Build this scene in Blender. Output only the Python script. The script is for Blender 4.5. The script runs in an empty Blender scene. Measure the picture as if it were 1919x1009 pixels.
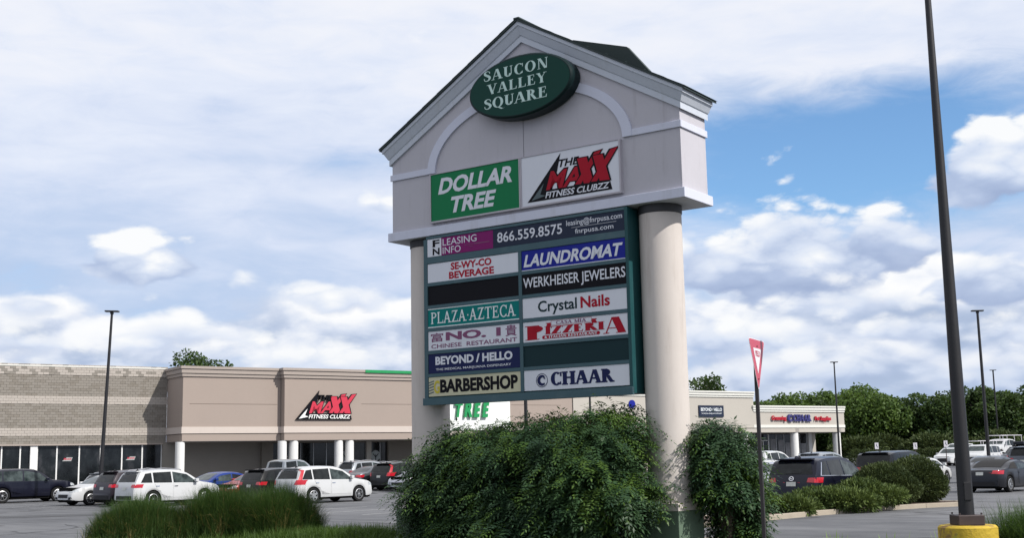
import bpy, bmesh, math, random
import numpy as np
from mathutils import Vector, Matrix
from mathutils.bvhtree import BVHTree

# ------------------------------------------------------------------ camera, sky, sun, exposure
scene = bpy.context.scene
R = math.radians
col = scene.collection
cam_data = bpy.data.cameras.new('camera')
cam = bpy.data.objects.new('camera', cam_data)
col.objects.link(cam)
cam_data.sensor_fit = 'HORIZONTAL'
cam_data.sensor_width = 36.0
cam_data.lens = 36.0 * 2300 / 1919
cam_data.clip_end = 6000
cam.location = (0, 0, 1.8)
rt = Vector((0.99979753, 0.00308537, -0.01988434))
up = Vector((0.02012229, -0.15329974, 0.98797484))
fw = Vector((0, 0.98817492, 0.15333078))
m3 = Matrix((rt, up, -fw)).transposed()
cam.rotation_euler = m3.to_euler()
scene.camera = cam

SUN_AZ, SUN_EL = 122.0, 41.0        # azimuth clockwise from the view direction, elevation
sun_dir = Vector((math.sin(R(SUN_AZ)) * math.cos(R(SUN_EL)), math.cos(R(SUN_AZ)) * math.cos(R(SUN_EL)), math.sin(R(SUN_EL))))
sl = bpy.data.lights.new('sun', 'SUN')
sl.energy = 5.0
sl.angle = R(0.6)
sl.color = (1.0, 0.955, 0.89)
so = bpy.data.objects.new('sun', sl)
col.objects.link(so)
so.location = (30, -10, 60)
so.rotation_euler = sun_dir.to_track_quat('Z', 'Y').to_euler()

vs = scene.view_settings
vs.view_transform = 'Standard'
vs.look = 'None'
vs.exposure = 0.0
vs.gamma = 1.0
vs.use_curve_mapping = False

world = bpy.data.worlds.new('World')
scene.world = world
world.use_nodes = True


class NT:
    """small helper that writes node maths"""
    def __init__(s, tree):
        s.t = tree
        tree.nodes.clear()

    def n(s, kind, **kw):
        nd = s.t.nodes.new(kind)
        for k, v in kw.items():
            setattr(nd, k, v)
        return nd

    def set(s, sock, v):
        if isinstance(v, bpy.types.NodeSocket):
            s.t.links.new(v, sock)
        else:
            sock.default_value = v

    def m(s, op, a, b=0.0, c=0.0, clamp=False):
        nd = s.n('ShaderNodeMath', operation=op)
        nd.use_clamp = clamp
        s.set(nd.inputs[0], a)
        s.set(nd.inputs[1], b)
        s.set(nd.inputs[2], c)
        return nd.outputs[0]

    def vm(s, op, a, b=(0, 0, 0)):
        nd = s.n('ShaderNodeVectorMath', operation=op)
        s.set(nd.inputs[0], a)
        s.set(nd.inputs[1], b)
        return nd.outputs[0]

    def noise(s, vec, scale, detail=5, rough=0.55, dist=0.0, lac=2.0):
        nd = s.n('ShaderNodeTexNoise')
        s.set(nd.inputs['Vector'], vec)
        nd.inputs['Scale'].default_value = scale
        nd.inputs['Detail'].default_value = detail
        nd.inputs['Roughness'].default_value = rough
        nd.inputs['Distortion'].default_value = dist
        nd.inputs['Lacunarity'].default_value = lac
        return nd.outputs['Fac']

    def ss(s, v, lo, hi):
        nd = s.n('ShaderNodeMapRange', interpolation_type='SMOOTHSTEP')
        s.set(nd.inputs[0], v)
        nd.inputs[1].default_value = lo
        nd.inputs[2].default_value = hi
        nd.inputs[3].default_value = 0
        nd.inputs[4].default_value = 1
        return nd.outputs[0]

    def mix(s, f, a, b, mode='MIX'):
        nd = s.n('ShaderNodeMix', data_type='RGBA', blend_type=mode)
        s.set(nd.inputs[0], f)
        s.set(nd.inputs[6], a)
        s.set(nd.inputs[7], b)
        return nd.outputs[2]

    def ramp(s, f, stops):
        nd = s.n('ShaderNodeValToRGB')
        s.set(nd.inputs[0], f)
        cr = nd.color_ramp
        while len(cr.elements) < len(stops):
            cr.elements.new(0.5)
        for e, (p, c) in zip(cr.elements, stops):
            e.position = p
            e.color = (*c, 1)
        return nd.outputs[0]


def build_sky():
    g = NT(world.node_tree)
    tc = g.n('ShaderNodeTexCoord')
    d = g.vm('NORMALIZE', tc.outputs['Generated'])
    sp = g.n('ShaderNodeSeparateXYZ')
    g.set(sp.inputs[0], d)
    x, y, z = sp.outputs
    az = g.m('ARCTAN2', x, y)
    el = g.m('ARCSINE', z)
    sky = g.n('ShaderNodeTexSky', sky_type='NISHITA')
    sky.sun_disc = False
    sky.sun_elevation = R(SUN_EL)
    sky.sun_rotation = R(SUN_AZ)
    sky.altitude = 100
    sky.air_density = 1.0
    sky.dust_density = 0.6
    sky.ozone_density = 2.0
    skyc = g.mix(1.0, sky.outputs[0], (0.112, 0.142, 0.165, 1), 'MULTIPLY')

    def blob(a, e, ra, re, amp):
        u = g.m('DIVIDE', g.m('SUBTRACT', az, a), ra)
        v = g.m('DIVIDE', g.m('SUBTRACT', el, e), re)
        r2 = g.m('ADD', g.m('MULTIPLY', u, u), g.m('MULTIPLY', v, v))
        blob.v = v
        return g.m('MULTIPLY', g.m('POWER', 2.718, g.m('MULTIPLY', r2, -1.0)), amp)

    def P(px, py):   # direction of a point of the photograph, as two constants
        v = rt * (px - 959.5) - up * (py - 504.5) + fw * 2300
        v.normalize()
        return math.atan2(v.x, v.y), math.asin(v.z)

    # ---- cumulus: domain squeezed vertically the way a flat layer looks from below
    cb = g.n('ShaderNodeCombineXYZ')
    g.set(cb.inputs[0], x)
    g.set(cb.inputs[1], y)
    g.set(cb.inputs[2], g.m('MULTIPLY', z, 2.1))
    q = cb.outputs[0]
    shapes = [((1480, 560), 330, 90, .20), ((1850, 560), 200, 80, .16), ((300, 610), 340, 60, .20), ((650, 600), 200, 70, .22),
              ((1520, 180), 300, 80, -.55), ((1450, 290), 330, 62, -.6), ((1820, 400), 160, 40, -.3), ((420, 300), 520, 150, -.5)]

    wn = g.n('ShaderNodeTexNoise')
    g.set(wn.inputs['Vector'], q)
    wn.inputs['Scale'].default_value = 14
    wn.inputs['Detail'].default_value = 4
    wcol = wn.outputs['Color']

    def density(off):
        v = g.vm('ADD', q, (0, 0, off))
        n1 = g.noise(v, 4.2, 3, 0.5, 0.15)
        n2 = g.noise(v, 13, 6, 0.58, 0.35)
        w = g.vm('ADD', v, g.vm('MULTIPLY', wcol, (.05, .05, .05)))
        bil = []
        for sc_ in (12, 29):
            vo = g.n('ShaderNodeTexVoronoi', feature='F1')
            g.set(vo.inputs['Vector'], w)
            vo.inputs['Scale'].default_value = sc_
            bil.append(vo.outputs['Distance'])
        pf = g.m('ADD', g.m('MULTIPLY', g.m('SUBTRACT', .42, bil[0]), .34), g.m('MULTIPLY', g.m('SUBTRACT', .42, bil[1]), .17))
        return g.m('ADD', pf, g.m('ADD', g.m('MULTIPLY', g.m('SUBTRACT', n1, .5), 1.35), g.m('MULTIPLY', g.m('SUBTRACT', n2, .5), .45)))
    bl = None
    for (pp, rx, ry, amp) in shapes:
        a, e = P(*pp)
        b = blob(a, e, rx / 2300, ry / 2300, amp)
        if amp > 0:
            gv = g.m('MULTIPLY', b, blob.v)
            grad = gv if bl is None else g.m('ADD', grad, gv)
        bl = b if bl is None else g.m('ADD', bl, b)
    band = g.m('MULTIPLY', g.m('SUBTRACT', 1.0, g.ss(el, 0.05, 0.20)), 0.42)   # clouds crowd towards the horizon
    base = g.m('ADD', bl, band)
    d0 = g.m('ADD', density(0.0), base)
    d1 = g.m('ADD', density(0.036), base)
    cover = g.ss(d0, 0.17, 0.34)
    light = g.m('ADD', g.ss(g.m('SUBTRACT', d0, d1), -0.22, 0.24), g.m('MULTIPLY', grad, 0.9))
    thick = g.ss(d0, 0.28, 0.85)
    low = g.m('SUBTRACT', 1.0, g.ss(el, 0.03, 0.17))
    lum = g.m('SUBTRACT', g.m('ADD', g.m('MULTIPLY', light, 0.66), 0.44), g.m('ADD', g.m('MULTIPLY', thick, 0.13), g.m('MULTIPLY', low, 0.24)), clamp=True)
    ccol = g.ramp(lum, [(0.0, (0.34, 0.425, 0.60)), (0.30, (0.45, 0.545, 0.73)), (0.55, (0.70, 0.765, 0.90)), (0.78, (0.93, 0.95, 0.99)), (1.0, (1.02, 1.02, 1.02))])
    # ---- thin high veil, soft
    vn = g.noise(q, 2.0, 4, 0.5, 0.3)
    vn2 = g.noise(g.vm('MULTIPLY', q, (1, 1, 2.0)), 5, 4, 0.5, 0.4)
    a, e = P(1500, 290)
    hole = blob(a, e, 0.20, 0.066, -1.0)
    a, e = P(1900, 200)
    hole2 = blob(a, e, 0.12, 0.05, -.35)
    a, e = P(1650, 30)
    top = blob(a, e, 0.30, 0.045, .4)
    vd = g.m('ADD', g.m('ADD', g.m('MULTIPLY', g.m('SUBTRACT', vn, .5), .6), g.m('MULTIPLY', g.m('SUBTRACT', vn2, .5), .5)), g.m('ADD', g.m('ADD', hole, top), g.m('ADD', hole2, .86)))
    vn3 = g.noise(g.vm('MULTIPLY', q, (1, 1, 1.5)), 15, 7, 0.62, 0.5)
    vd = g.m('ADD', vd, g.m('MULTIPLY', g.m('SUBTRACT', vn3, .5), .75))
    veil = g.m('MULTIPLY', g.ss(vd, 0.0, 0.85), 0.96)
    soft = g.ss(g.m('ADD', g.m('MULTIPLY', el, 1.25), g.m('ADD', g.m('MULTIPLY', g.m('SUBTRACT', vn2, .5), .55), g.m('MULTIPLY', g.m('SUBTRACT', vn3, .5), .30))), 0.04, 0.56)
    vcol = g.ramp(soft, [(0.0, (0.50, 0.62, 0.84)), (0.45, (0.70, 0.77, 0.93)), (0.75, (0.80, 0.85, 0.97)), (1.0, (0.91, 0.925, 0.985))])
    c = g.mix(veil, skyc, vcol)
    c = g.mix(cover, c, ccol)
    # ---- heaped clouds with flat bases, far ones first: billowing tops, grey undersides
    wq = g.vm('ADD', q, g.vm('MULTIPLY', g.vm('SUBTRACT', wcol, (.5, .5, .5)), (.045, .045, .045)))
    fb = g.noise(q, 24, 6, 0.62, 0.2)
    big = g.noise(q, 8.5, 3, 0.5, 0.0)
    v1 = g.n('ShaderNodeTexVoronoi', feature='F1')
    g.set(v1.inputs['Vector'], wq)
    v1.inputs['Scale'].default_value = 21
    v2 = g.n('ShaderNodeTexVoronoi', feature='F1')
    g.set(v2.inputs['Vector'], wq)
    v2.inputs['Scale'].default_value = 46
    puff = g.m('SUBTRACT', 1.0, g.m('ADD', g.m('MULTIPLY', v1.outputs['Distance'], .95), g.m('MULTIPLY', v2.outputs['Distance'], .45)))   # round heads
    rough_ = g.m('ADD', g.m('MULTIPLY', g.m('SUBTRACT', fb, .5), 1.25), g.m('ADD', g.m('MULTIPLY', g.m('SUBTRACT', puff, .38), 1.05), g.m('MULTIPLY', g.m('SUBTRACT', big, .5), .8)))
    heaps = [(716, 386, 50, 34, 1.2), (262, 500, 118, 88, 1.45), (1862, 342, 118, 118, 1.05), (1655, 478, 105, 96, .9), (1490, 525, 170, 178, 1.05), (1370, 520, 110, 92, 1.0), (1290, 480, 60, 60, .9),
             (1870, 545, 120, 82, .92), (1560, 575, 150, 70, .82), (60, 572, 78, 46, .95), (640, 560, 125, 52, .92), (345, 636, 140, 74, .95), (30, 652, 95, 50, .85),
             (1440, 640, 190, 72, .82), (1330, 640, 90, 75, .85), (1700, 620, 110, 50, .75), (1900, 630, 90, 60, .8), (600, 694, 190, 66, .85), (160, 690, 120, 40, .7), (1560, 700, 240, 56, .72), (1860, 705, 140, 44, .7)]
    for (hx, hb, hw, hh, br) in heaps:
        a, e = P(hx, hb)
        u = g.m('DIVIDE', g.m('SUBTRACT', az, a), hw / 2250)
        v = g.m('DIVIDE', g.m('SUBTRACT', el, e), hh / 2250)
        topl = g.m('SUBTRACT', 1.0, g.m('MULTIPLY', u, u))
        d = g.m('ADD', g.m('SUBTRACT', topl, g.m('MAXIMUM', v, g.m('MULTIPLY', v, -2.6 if hh > 80 else -1.7))), g.m('MULTIPLY', rough_, .75 if hh > 80 else 1.15))
        cv = g.m('MULTIPLY', g.ss(d, -.08, .24 if hh > 80 else .75), .97 if hh > 80 else .9)
        lm = g.m('ADD', g.m('ADD', g.m('MULTIPLY', v, .62 if hh > 80 else .5), (.30 if hh > 80 else .56) - .3 * (1 - br)), g.m('ADD', g.m('MULTIPLY', g.m('SUBTRACT', puff, .35), .55), g.m('MULTIPLY', g.m('SUBTRACT', fb, .5), .5)), clamp=True)
        k_ = br
        cc_ = g.ramp(lm, [(0.0, (.36, .45, .66)), (0.28, (.47, .565, .77)), (0.50, (.70, .775, .92)), (0.78 + .25 * (1 - k_), (.98, .99, 1.0))])
        c = g.mix(cv, c, cc_)
    # distance haze right at the horizon
    hz = g.m('MULTIPLY', g.m('SUBTRACT', 1.0, g.ss(el, -0.01, 0.10)), 0.5)
    c = g.mix(hz, c, (0.46, 0.565, 0.77, 1))
    bg = g.n('ShaderNodeBackground')
    g.set(bg.inputs[0], c)
    bg.inputs[1].default_value = 1.0
    out = g.n('ShaderNodeOutputWorld')
    g.set(out.inputs[0], bg.outputs[0])


build_sky()
world.cycles.sampling_method = 'MANUAL'
world.cycles.sample_map_resolution = 512

# ------------------------------------------------------------------ helpers
random.seed(7)
rng = np.random.default_rng(7)


def tag(o, label=None, cat=None, group=None, kind=None):
    if label: o['label'] = label
    if cat: o['category'] = cat
    if group: o['group'] = group
    if kind: o['kind'] = kind
    return o


def empty(name, loc, rz=0.0, label=None, cat=None, group=None):
    o = bpy.data.objects.new(name, None)
    col.objects.link(o)
    o.location = loc
    o.rotation_euler = (0, 0, rz)
    return tag(o, label, cat, group)


def link_mesh(name, me, mat=None, parent=None, loc=None, kind=None):
    if mat is not None and len(me.materials) == 0:
        for mm in (mat if isinstance(mat, (list, tuple)) else [mat]):
            me.materials.append(mm)
    o = bpy.data.objects.new(name, me)
    col.objects.link(o)
    if parent is not None: o.parent = parent
    if loc is not None: o.location = loc
    if kind: o['kind'] = kind
    return o


class MB:
    def __init__(s):
        s.v = []
        s.f = []
        s.mi = []
        s.cur = 0

    def add(s, verts, faces):
        b = len(s.v)
        s.v.extend([tuple(p) for p in verts])
        s.f.extend([tuple(b + i for i in f) for f in faces])
        s.mi.extend([s.cur] * len(faces))
        return s

    def box(s, x0, x1, y0, y1, z0, z1):
        v = [(x0, y0, z0), (x1, y0, z0), (x1, y1, z0), (x0, y1, z0), (x0, y0, z1), (x1, y0, z1), (x1, y1, z1), (x0, y1, z1)]
        return s.add(v, [(3, 2, 1, 0), (4, 5, 6, 7), (0, 1, 5, 4), (1, 2, 6, 5), (2, 3, 7, 6), (3, 0, 4, 7)])

    def prism(s, poly, y0, y1):
        """poly: list of (x, z), counter-clockwise seen from -y"""
        n = len(poly)
        v = [(x, y0, z) for x, z in poly] + [(x, y1, z) for x, z in poly]
        f = [tuple(range(n)), tuple(range(2 * n - 1, n - 1, -1))] + [((i + 1) % n, i, n + i, n + (i + 1) % n) for i in range(n)]
        return s.add(v, f)

    def plate(s, poly, z0, z1):
        n = len(poly)
        v = [(x, y, z1) for x, y in poly] + [(x, y, z0) for x, y in poly]
        f = [tuple(range(n)), tuple(range(2 * n - 1, n - 1, -1))] + [((i + 1) % n, i, n + i, n + (i + 1) % n) for i in range(n)]
        return s.add(v, f)

    def lathe(s, prof, n=24, cx=0.0, cy=0.0, cap=True, axis='z'):
        v = []
        for r, h in prof:
            for k in range(n):
                a = 2 * math.pi * k / n
                c, d = r * math.cos(a), r * math.sin(a)
                v.append((cx + c, cy + d, h) if axis == 'z' else (cx + c, h, cy + d))
        f = []
        for j in range(len(prof) - 1):
            for k in range(n):
                a, b = j * n + k, j * n + (k + 1) % n
                f.append((a, b, b + n, a + n) if axis == 'z' else (b, a, a + n, b + n))
        if cap:
            f.append(tuple(range(n - 1, -1, -1)) if axis == 'z' else tuple(range(n)))
            l = (len(prof) - 1) * n
            f.append(tuple(range(l, l + n)) if axis == 'z' else tuple(range(l + n - 1, l - 1, -1)))
        return s.add(v, f)

    def tube(s, pts, radii, n=6):
        pts = [Vector(p) for p in pts]
        if not isinstance(radii, (list, tuple)): radii = [radii] * len(pts)
        v = []
        for i, p in enumerate(pts):
            t = (pts[min(i + 1, len(pts) - 1)] - pts[max(i - 1, 0)]).normalized()
            a = t.orthogonal().normalized()
            b = t.cross(a)
            if i:   # keep the frame from twisting
                a = (pa - t * pa.dot(t)).normalized()
                b = t.cross(a)
            pa = a
            for k in range(n):
                w = 2 * math.pi * k / n
                v.append(p + (a * math.cos(w) + b * math.sin(w)) * radii[i])
        f = []
        for j in range(len(pts) - 1):
            for k in range(n):
                a0, b0 = j * n + k, j * n + (k + 1) % n
                f.append((a0, b0, b0 + n, a0 + n))
        f.append(tuple(range(n - 1, -1, -1)))
        l = (len(pts) - 1) * n
        f.append(tuple(range(l, l + n)))
        return s.add(v, f)

    def mesh(s, name, smooth=None):
        me = bpy.data.meshes.new(name)
        me.from_pydata(s.v, [], s.f)
        me.polygons.foreach_set('material_index', s.mi)
        if smooth:
            me.polygons.foreach_set('use_smooth', [True] * len(s.f))
            me.update()
            me.set_sharp_from_angle(angle=R(smooth))
        me.update()
        return me

    def build(s, name, mat=None, parent=None, loc=None, smooth=None, kind=None, bevel=0):
        o = link_mesh(name, s.mesh(name, smooth), mat, parent, loc, kind)
        if bevel:
            b = o.modifiers.new('bevel', 'BEVEL')
            b.width = bevel
            b.segments = 2
            b.limit_method = 'ANGLE'
        return o


# ------------------------------------------------------------------ materials
def principled(name):
    m = bpy.data.materials.new(name)
    m.use_nodes = True
    g = NT(m.node_tree)
    p = g.n('ShaderNodeBsdfPrincipled')
    o = g.n('ShaderNodeOutputMaterial')
    g.set(o.inputs[0], p.outputs[0])
    return m, g, p


def mat(name, c, rough=0.6, var=0.12, scale=3.0, bump=0.0, bscale=40.0, metal=0.0, stain=0.0, stain_col=(0.12, 0.10, 0.08), spec=0.5, coat=0.0, streak=False, scale2=None, sscale=None):
    m, g, p = principled(name)
    tc = g.n('ShaderNodeTexCoord').outputs['Object']
    n1 = g.noise(tc, scale, 5, 0.6)
    n2 = g.noise(tc, scale2 or scale * 9, 4, 0.6)
    f = g.m('ADD', g.m('MULTIPLY', g.m('SUBTRACT', n1, .5), 2 * var), g.m('MULTIPLY', g.m('SUBTRACT', n2, .5), var))
    k = g.m('ADD', f, 1.0)
    cc = g.n('ShaderNodeCombineColor')
    for i in range(3):
        g.set(cc.inputs[i], g.m('MULTIPLY', k, c[i]))
    out = cc.outputs[0]
    if stain:
        sv = g.vm('MULTIPLY', tc, (2.2, 2.2, 0.25) if streak else (1, 1, 1))
        sn = g.ss(g.noise(sv, sscale or (1.6 if not streak else 2.0), 6, 0.65), 0.50 if sscale else 0.52, 0.62 if sscale else 0.78)
        out = g.mix(g.m('MULTIPLY', sn, stain), out, (*stain_col, 1))
    g.set(p.inputs['Base Color'], out)
    p.inputs['Metallic'].default_value = metal
    p.inputs['Specular IOR Level'].default_value = spec
    p.inputs['Coat Weight'].default_value = coat
    p.inputs['Coat Roughness'].default_value = 0.04
    g.set(p.inputs['Roughness'], g.m('ADD', g.m('MULTIPLY', g.m('SUBTRACT', n1, .5), 0.15), rough, clamp=True))
    if bump:
        b = g.n('ShaderNodeBump')
        b.inputs['Strength'].default_value = bump
        b.inputs['Distance'].default_value = 0.02
        g.set(b.inputs['Height'], g.noise(tc, bscale, 4, 0.6))
        g.set(p.inputs['Normal'], b.outputs[0])
    return m


def leafmat(name, c1, c2, trans=0.3, cl=0.6, rough=0.55, spec=0.25):
    """c1..c2 vary leaf by leaf, clumps vary slowly"""
    m, g, p = principled(name)
    geo = g.n('ShaderNodeNewGeometry')
    tc = g.n('ShaderNodeTexCoord').outputs['Object']
    f = g.m('ADD', g.m('MULTIPLY', geo.outputs['Random Per Island'], 0.55), g.m('MULTIPLY', g.ss(g.noise(tc, cl, 3, 0.6), 0.35, 0.68), 0.45))
    c = g.mix(f, (*c1, 1), (*c2, 1))
    g.set(p.inputs['Base Color'], c)
    p.inputs['Roughness'].default_value = rough
    p.inputs['Specular IOR Level'].default_value = spec
    t = g.n('ShaderNodeBsdfTranslucent')
    g.set(t.inputs[0], g.mix(0.5, c, (c2[0] * 1.3, c2[1] * 1.3, c2[2] * .6, 1)))
    mx = g.n('ShaderNodeMixShader')
    mx.inputs[0].default_value = trans
    g.set(mx.inputs[1], p.outputs[0])
    g.set(mx.inputs[2], t.outputs[0])
    o = [n for n in m.node_tree.nodes if n.type == 'OUTPUT_MATERIAL'][0]
    g.set(o.inputs[0], mx.outputs[0])
    return m


def asphalt_mat():
    m, g, p = principled('asphalt')
    tc = g.n('ShaderNodeTexCoord').outputs['Object']
    big = g.noise(tc, 0.09, 5, 0.6, 0.6)
    mid = g.noise(tc, 0.9, 5, 0.65, 0.3)
    fine = g.noise(tc, 60, 3, 0.7)
    streakv = g.vm('MULTIPLY', tc, (0.16, 1.6, 1))
    rotn = g.n('ShaderNodeVectorRotate', rotation_type='Z_AXIS')
    g.set(rotn.inputs['Vector'], tc)
    rotn.inputs['Angle'].default_value = R(-49)
    st = g.noise(g.vm('MULTIPLY', rotn.outputs[0], (1.3, 0.10, 1)), 1.0, 4, 0.6)
    v = g.m('ADD', g.m('ADD', g.m('MULTIPLY', big, .45), g.m('MULTIPLY', mid, .25)), g.m('ADD', g.m('MULTIPLY', st, .35), g.m('MULTIPLY', fine, .16)))
    c = g.ramp(v, [(0.44, (0.052, 0.054, 0.061)), (0.58, (0.096, 0.099, 0.108)), (0.70, (0.142, 0.145, 0.154))])
    # crack lines and tar seams
    warp = g.n('ShaderNodeTexNoise')
    g.set(warp.inputs['Vector'], tc)
    warp.inputs['Scale'].default_value = 0.5
    vo = g.n('ShaderNodeTexVoronoi', feature='DISTANCE_TO_EDGE')
    g.set(vo.inputs['Vector'], g.vm('ADD', tc, g.vm('MULTIPLY', warp.outputs['Color'], (2.4, 2.4, 0))))
    vo.inputs['Scale'].default_value = 0.13
    cr = g.m('SUBTRACT', 1.0, g.ss(vo.outputs['Distance'], 0.004, 0.012))
    c = g.mix(g.m('MULTIPLY', cr, 0.7), c, (0.028, 0.028, 0.03, 1))
    oil = g.ss(g.noise(tc, 0.45, 3, 0.5), 0.66, 0.78)
    c = g.mix(g.m('MULTIPLY', oil, 0.35), c, (0.04, 0.04, 0.042, 1))
    g.set(p.inputs['Base Color'], c)
    p.inputs['Roughness'].default_value = 0.82
    p.inputs['Specular IOR Level'].default_value = 0.35
    b = g.n('ShaderNodeBump')
    b.inputs['Strength'].default_value = 0.5
    b.inputs['Distance'].default_value = 0.01
    g.set(b.inputs['Height'], fine)
    g.set(p.inputs['Normal'], b.outputs[0])
    return m


M = {}
M['asphalt'] = asphalt_mat()
M['stucco'] = mat('sign_stucco', (0.440, 0.430, 0.470), .9, .06, 1.2, .25, 90, stain=.5, stain_col=(.26, .24, .26), streak=True)
M['trim'] = mat('sign_trim', (0.53, 0.55, 0.65), .75, .06, 1.5, .1, 60, stain=.30, stain_col=(.30, .29, .28), streak=True)
M['crown'] = mat('sign_crown', (0.47, 0.505, 0.57), .7, .07, 2, .05, 60, stain=.28, stain_col=(.30, .28, .22), streak=True)
M['column'] = mat('sign_column', (0.53, 0.485, 0.455), .85, .06, 1.0, .2, 70, stain=.42, stain_col=(.30, .25, .22), streak=True)
M['green_roof'] = mat('green_roof', (0.006, 0.020, 0.020), .6, .25, 3, .1, 30)
M['soffit_dark'] = mat('dark_collar', (0.03, 0.03, 0.035), .6, .1)
M['teal'] = mat('teal_cabinet', (0.012, 0.062, 0.068), .4, .14, 2, .05, 20, spec=.25, stain=.25, stain_col=(.07, .13, .15), streak=True)
M['teal_bar'] = mat('teal_bars', (0.055, 0.105, 0.125), .45, spec=.2, var=.12, scale=2, stain=.3, stain_col=(.14, .18, .19))
M['plinth'] = mat('green_plinth', (0.10, 0.15, 0.105), .8, .12, 2, .2, 60, stain=.35, stain_col=(.05, .07, .06), streak=True)
M['oval_green'] = mat('oval_green', (0.003, 0.042, 0.031), .45, .08, 1.5, spec=.15)
M['oval_rim'] = mat('oval_rim', (0.004, 0.015, 0.016), .4, .1, spec=.2)


def face(name, c, rough=.5):
    return mat('sign_face_' + name, c, rough, .035, 1.3, spec=.12, stain=.12, stain_col=tuple(x * .6 for x in c), streak=True)


M['w'] = face('white', (0.62, 0.64, 0.70))
M['ink_white'] = face('pale_ink', (0.70, 0.74, 0.76))
M['mint_ink'] = face('mint_ink', (0.50, 0.66, 0.62))
M['dgreen'] = face('store_green', (0.008, 0.165, 0.062))
M['blue'] = face('royal_blue', (0.012, 0.02, 0.24))
M['navy'] = face('navy', (0.012, 0.018, 0.075))
M['slate'] = face('slate', (0.022, 0.030, 0.055))
M['black'] = face('black', (0.004, 0.004, 0.007))
M['tealface'] = face('teal', (0.0, 0.165, 0.155))
M['emptyteal'] = face('empty_slot', (0.010, 0.030, 0.036))
M['cream'] = face('cream', (0.52, 0.50, 0.36))
M['purple'] = face('purple', (0.19, 0.012, 0.12))
M['red'] = face('red_ink', (0.34, 0.008, 0.022))
M['crimson'] = face('crimson_ink', (0.36, 0.012, 0.03))
M['mauve'] = face('mauve_ink', (0.20, 0.075, 0.15))
M['grey'] = face('grey_ink', (0.10, 0.13, 0.14))
M['yellow_ink'] = face('yellow_ink', (0.5, 0.42, 0.05))
M['pole'] = mat('bronze_pole', (0.017, 0.017, 0.020), .5, .25, 2, .05, 40, metal=.3, stain=.2, stain_col=(.07, .06, .05), streak=True)
M['polebase'] = mat('bronze_base', (0.05, 0.035, 0.035), .55, .2, 3, metal=.2)
M['yellow'] = mat('yellow_concrete', (0.46, 0.32, 0.025), .8, .22, 3, .6, 18, stain=.85, stain_col=(.20, .12, .05), sscale=4.5)
M['kerb'] = mat('concrete_kerb', (0.34, 0.295, 0.235), .9, .16, 2.5, .5, 30, stain=.45, stain_col=(.16, .13, .10))
M['mulch'] = mat('mulch', (0.075, 0.048, 0.036), .95, .45, 6, 1.0, 30)
M['soil'] = mat('verge_soil', (0.035, 0.040, 0.018), .95, .4, 2, 1.0, 20)
M['line'] = mat('stall_paint', (0.42, 0.42, 0.42), .8, .15, 5, stain=.75, stain_col=(.12, .12, .125), scale2=60)
M['post_dark'] = mat('dark_post', (0.022, 0.018, 0.02), .6, .3, 5)
M['sign_red'] = mat('faded_red', (0.44, 0.055, 0.095), .45, .12, 6)
M['sign_white'] = mat('reflective_white', (0.66, 0.64, 0.68), .45, .05, 6)

# ------------------------------------------------------------------ lettering
_tc = {}


def text_arrays(body, bold=0.0, extrude=0.0):
    key = (body, bold, extrude)
    if key in _tc: return _tc[key]
    cu = bpy.data.curves.new('lettering', 'FONT')
    cu.body = body
    cu.size = 1.0
    cu.offset = bold
    cu.extrude = extrude
    cu.resolution_u = 3
    ob = bpy.data.objects.new('lettering_source', cu)
    col.objects.link(ob)
    dg = bpy.context.evaluated_depsgraph_get()
    me = ob.evaluated_get(dg).to_mesh()
    v = np.array([p.co[:] for p in me.vertices])
    f = [tuple(p.vertices) for p in me.polygons]
    ob.evaluated_get(dg).to_mesh_clear()
    bpy.data.objects.remove(ob)
    bpy.data.curves.remove(cu)
    _tc[key] = (v, f)
    return v, f


def fit(v, box, shear=0.0, y=0.0, ydir=-1, rot=0.0):
    """scale text verts (x, y up, z extrude) into box = (x0, x1, z0, z1) on a plane facing -y"""
    v = v.copy()
    v[:, 0] += v[:, 1] * shear
    lo, hi = v.min(0), v.max(0)
    x0, x1, z0, z1 = box
    X = x0 + (v[:, 0] - lo[0]) / max(hi[0] - lo[0], 1e-6) * (x1 - x0)
    Z = z0 + (v[:, 1] - lo[1]) / max(hi[1] - lo[1], 1e-6) * (z1 - z0)
    if rot: Z = Z + (X - (x0 + x1) / 2) * rot
    return np.stack([X, y - v[:, 2], Z], 1)


def text(body, box, m, parent, y, bold=0.02, shear=0.0, extrude=0.0, name='lettering', rot=0.0):
    v, f = text_arrays(body, bold, extrude)
    b = MB()
    b.add(fit(v, box, shear, y, rot=rot), f)
    return b.build(name, m, parent)


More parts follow.
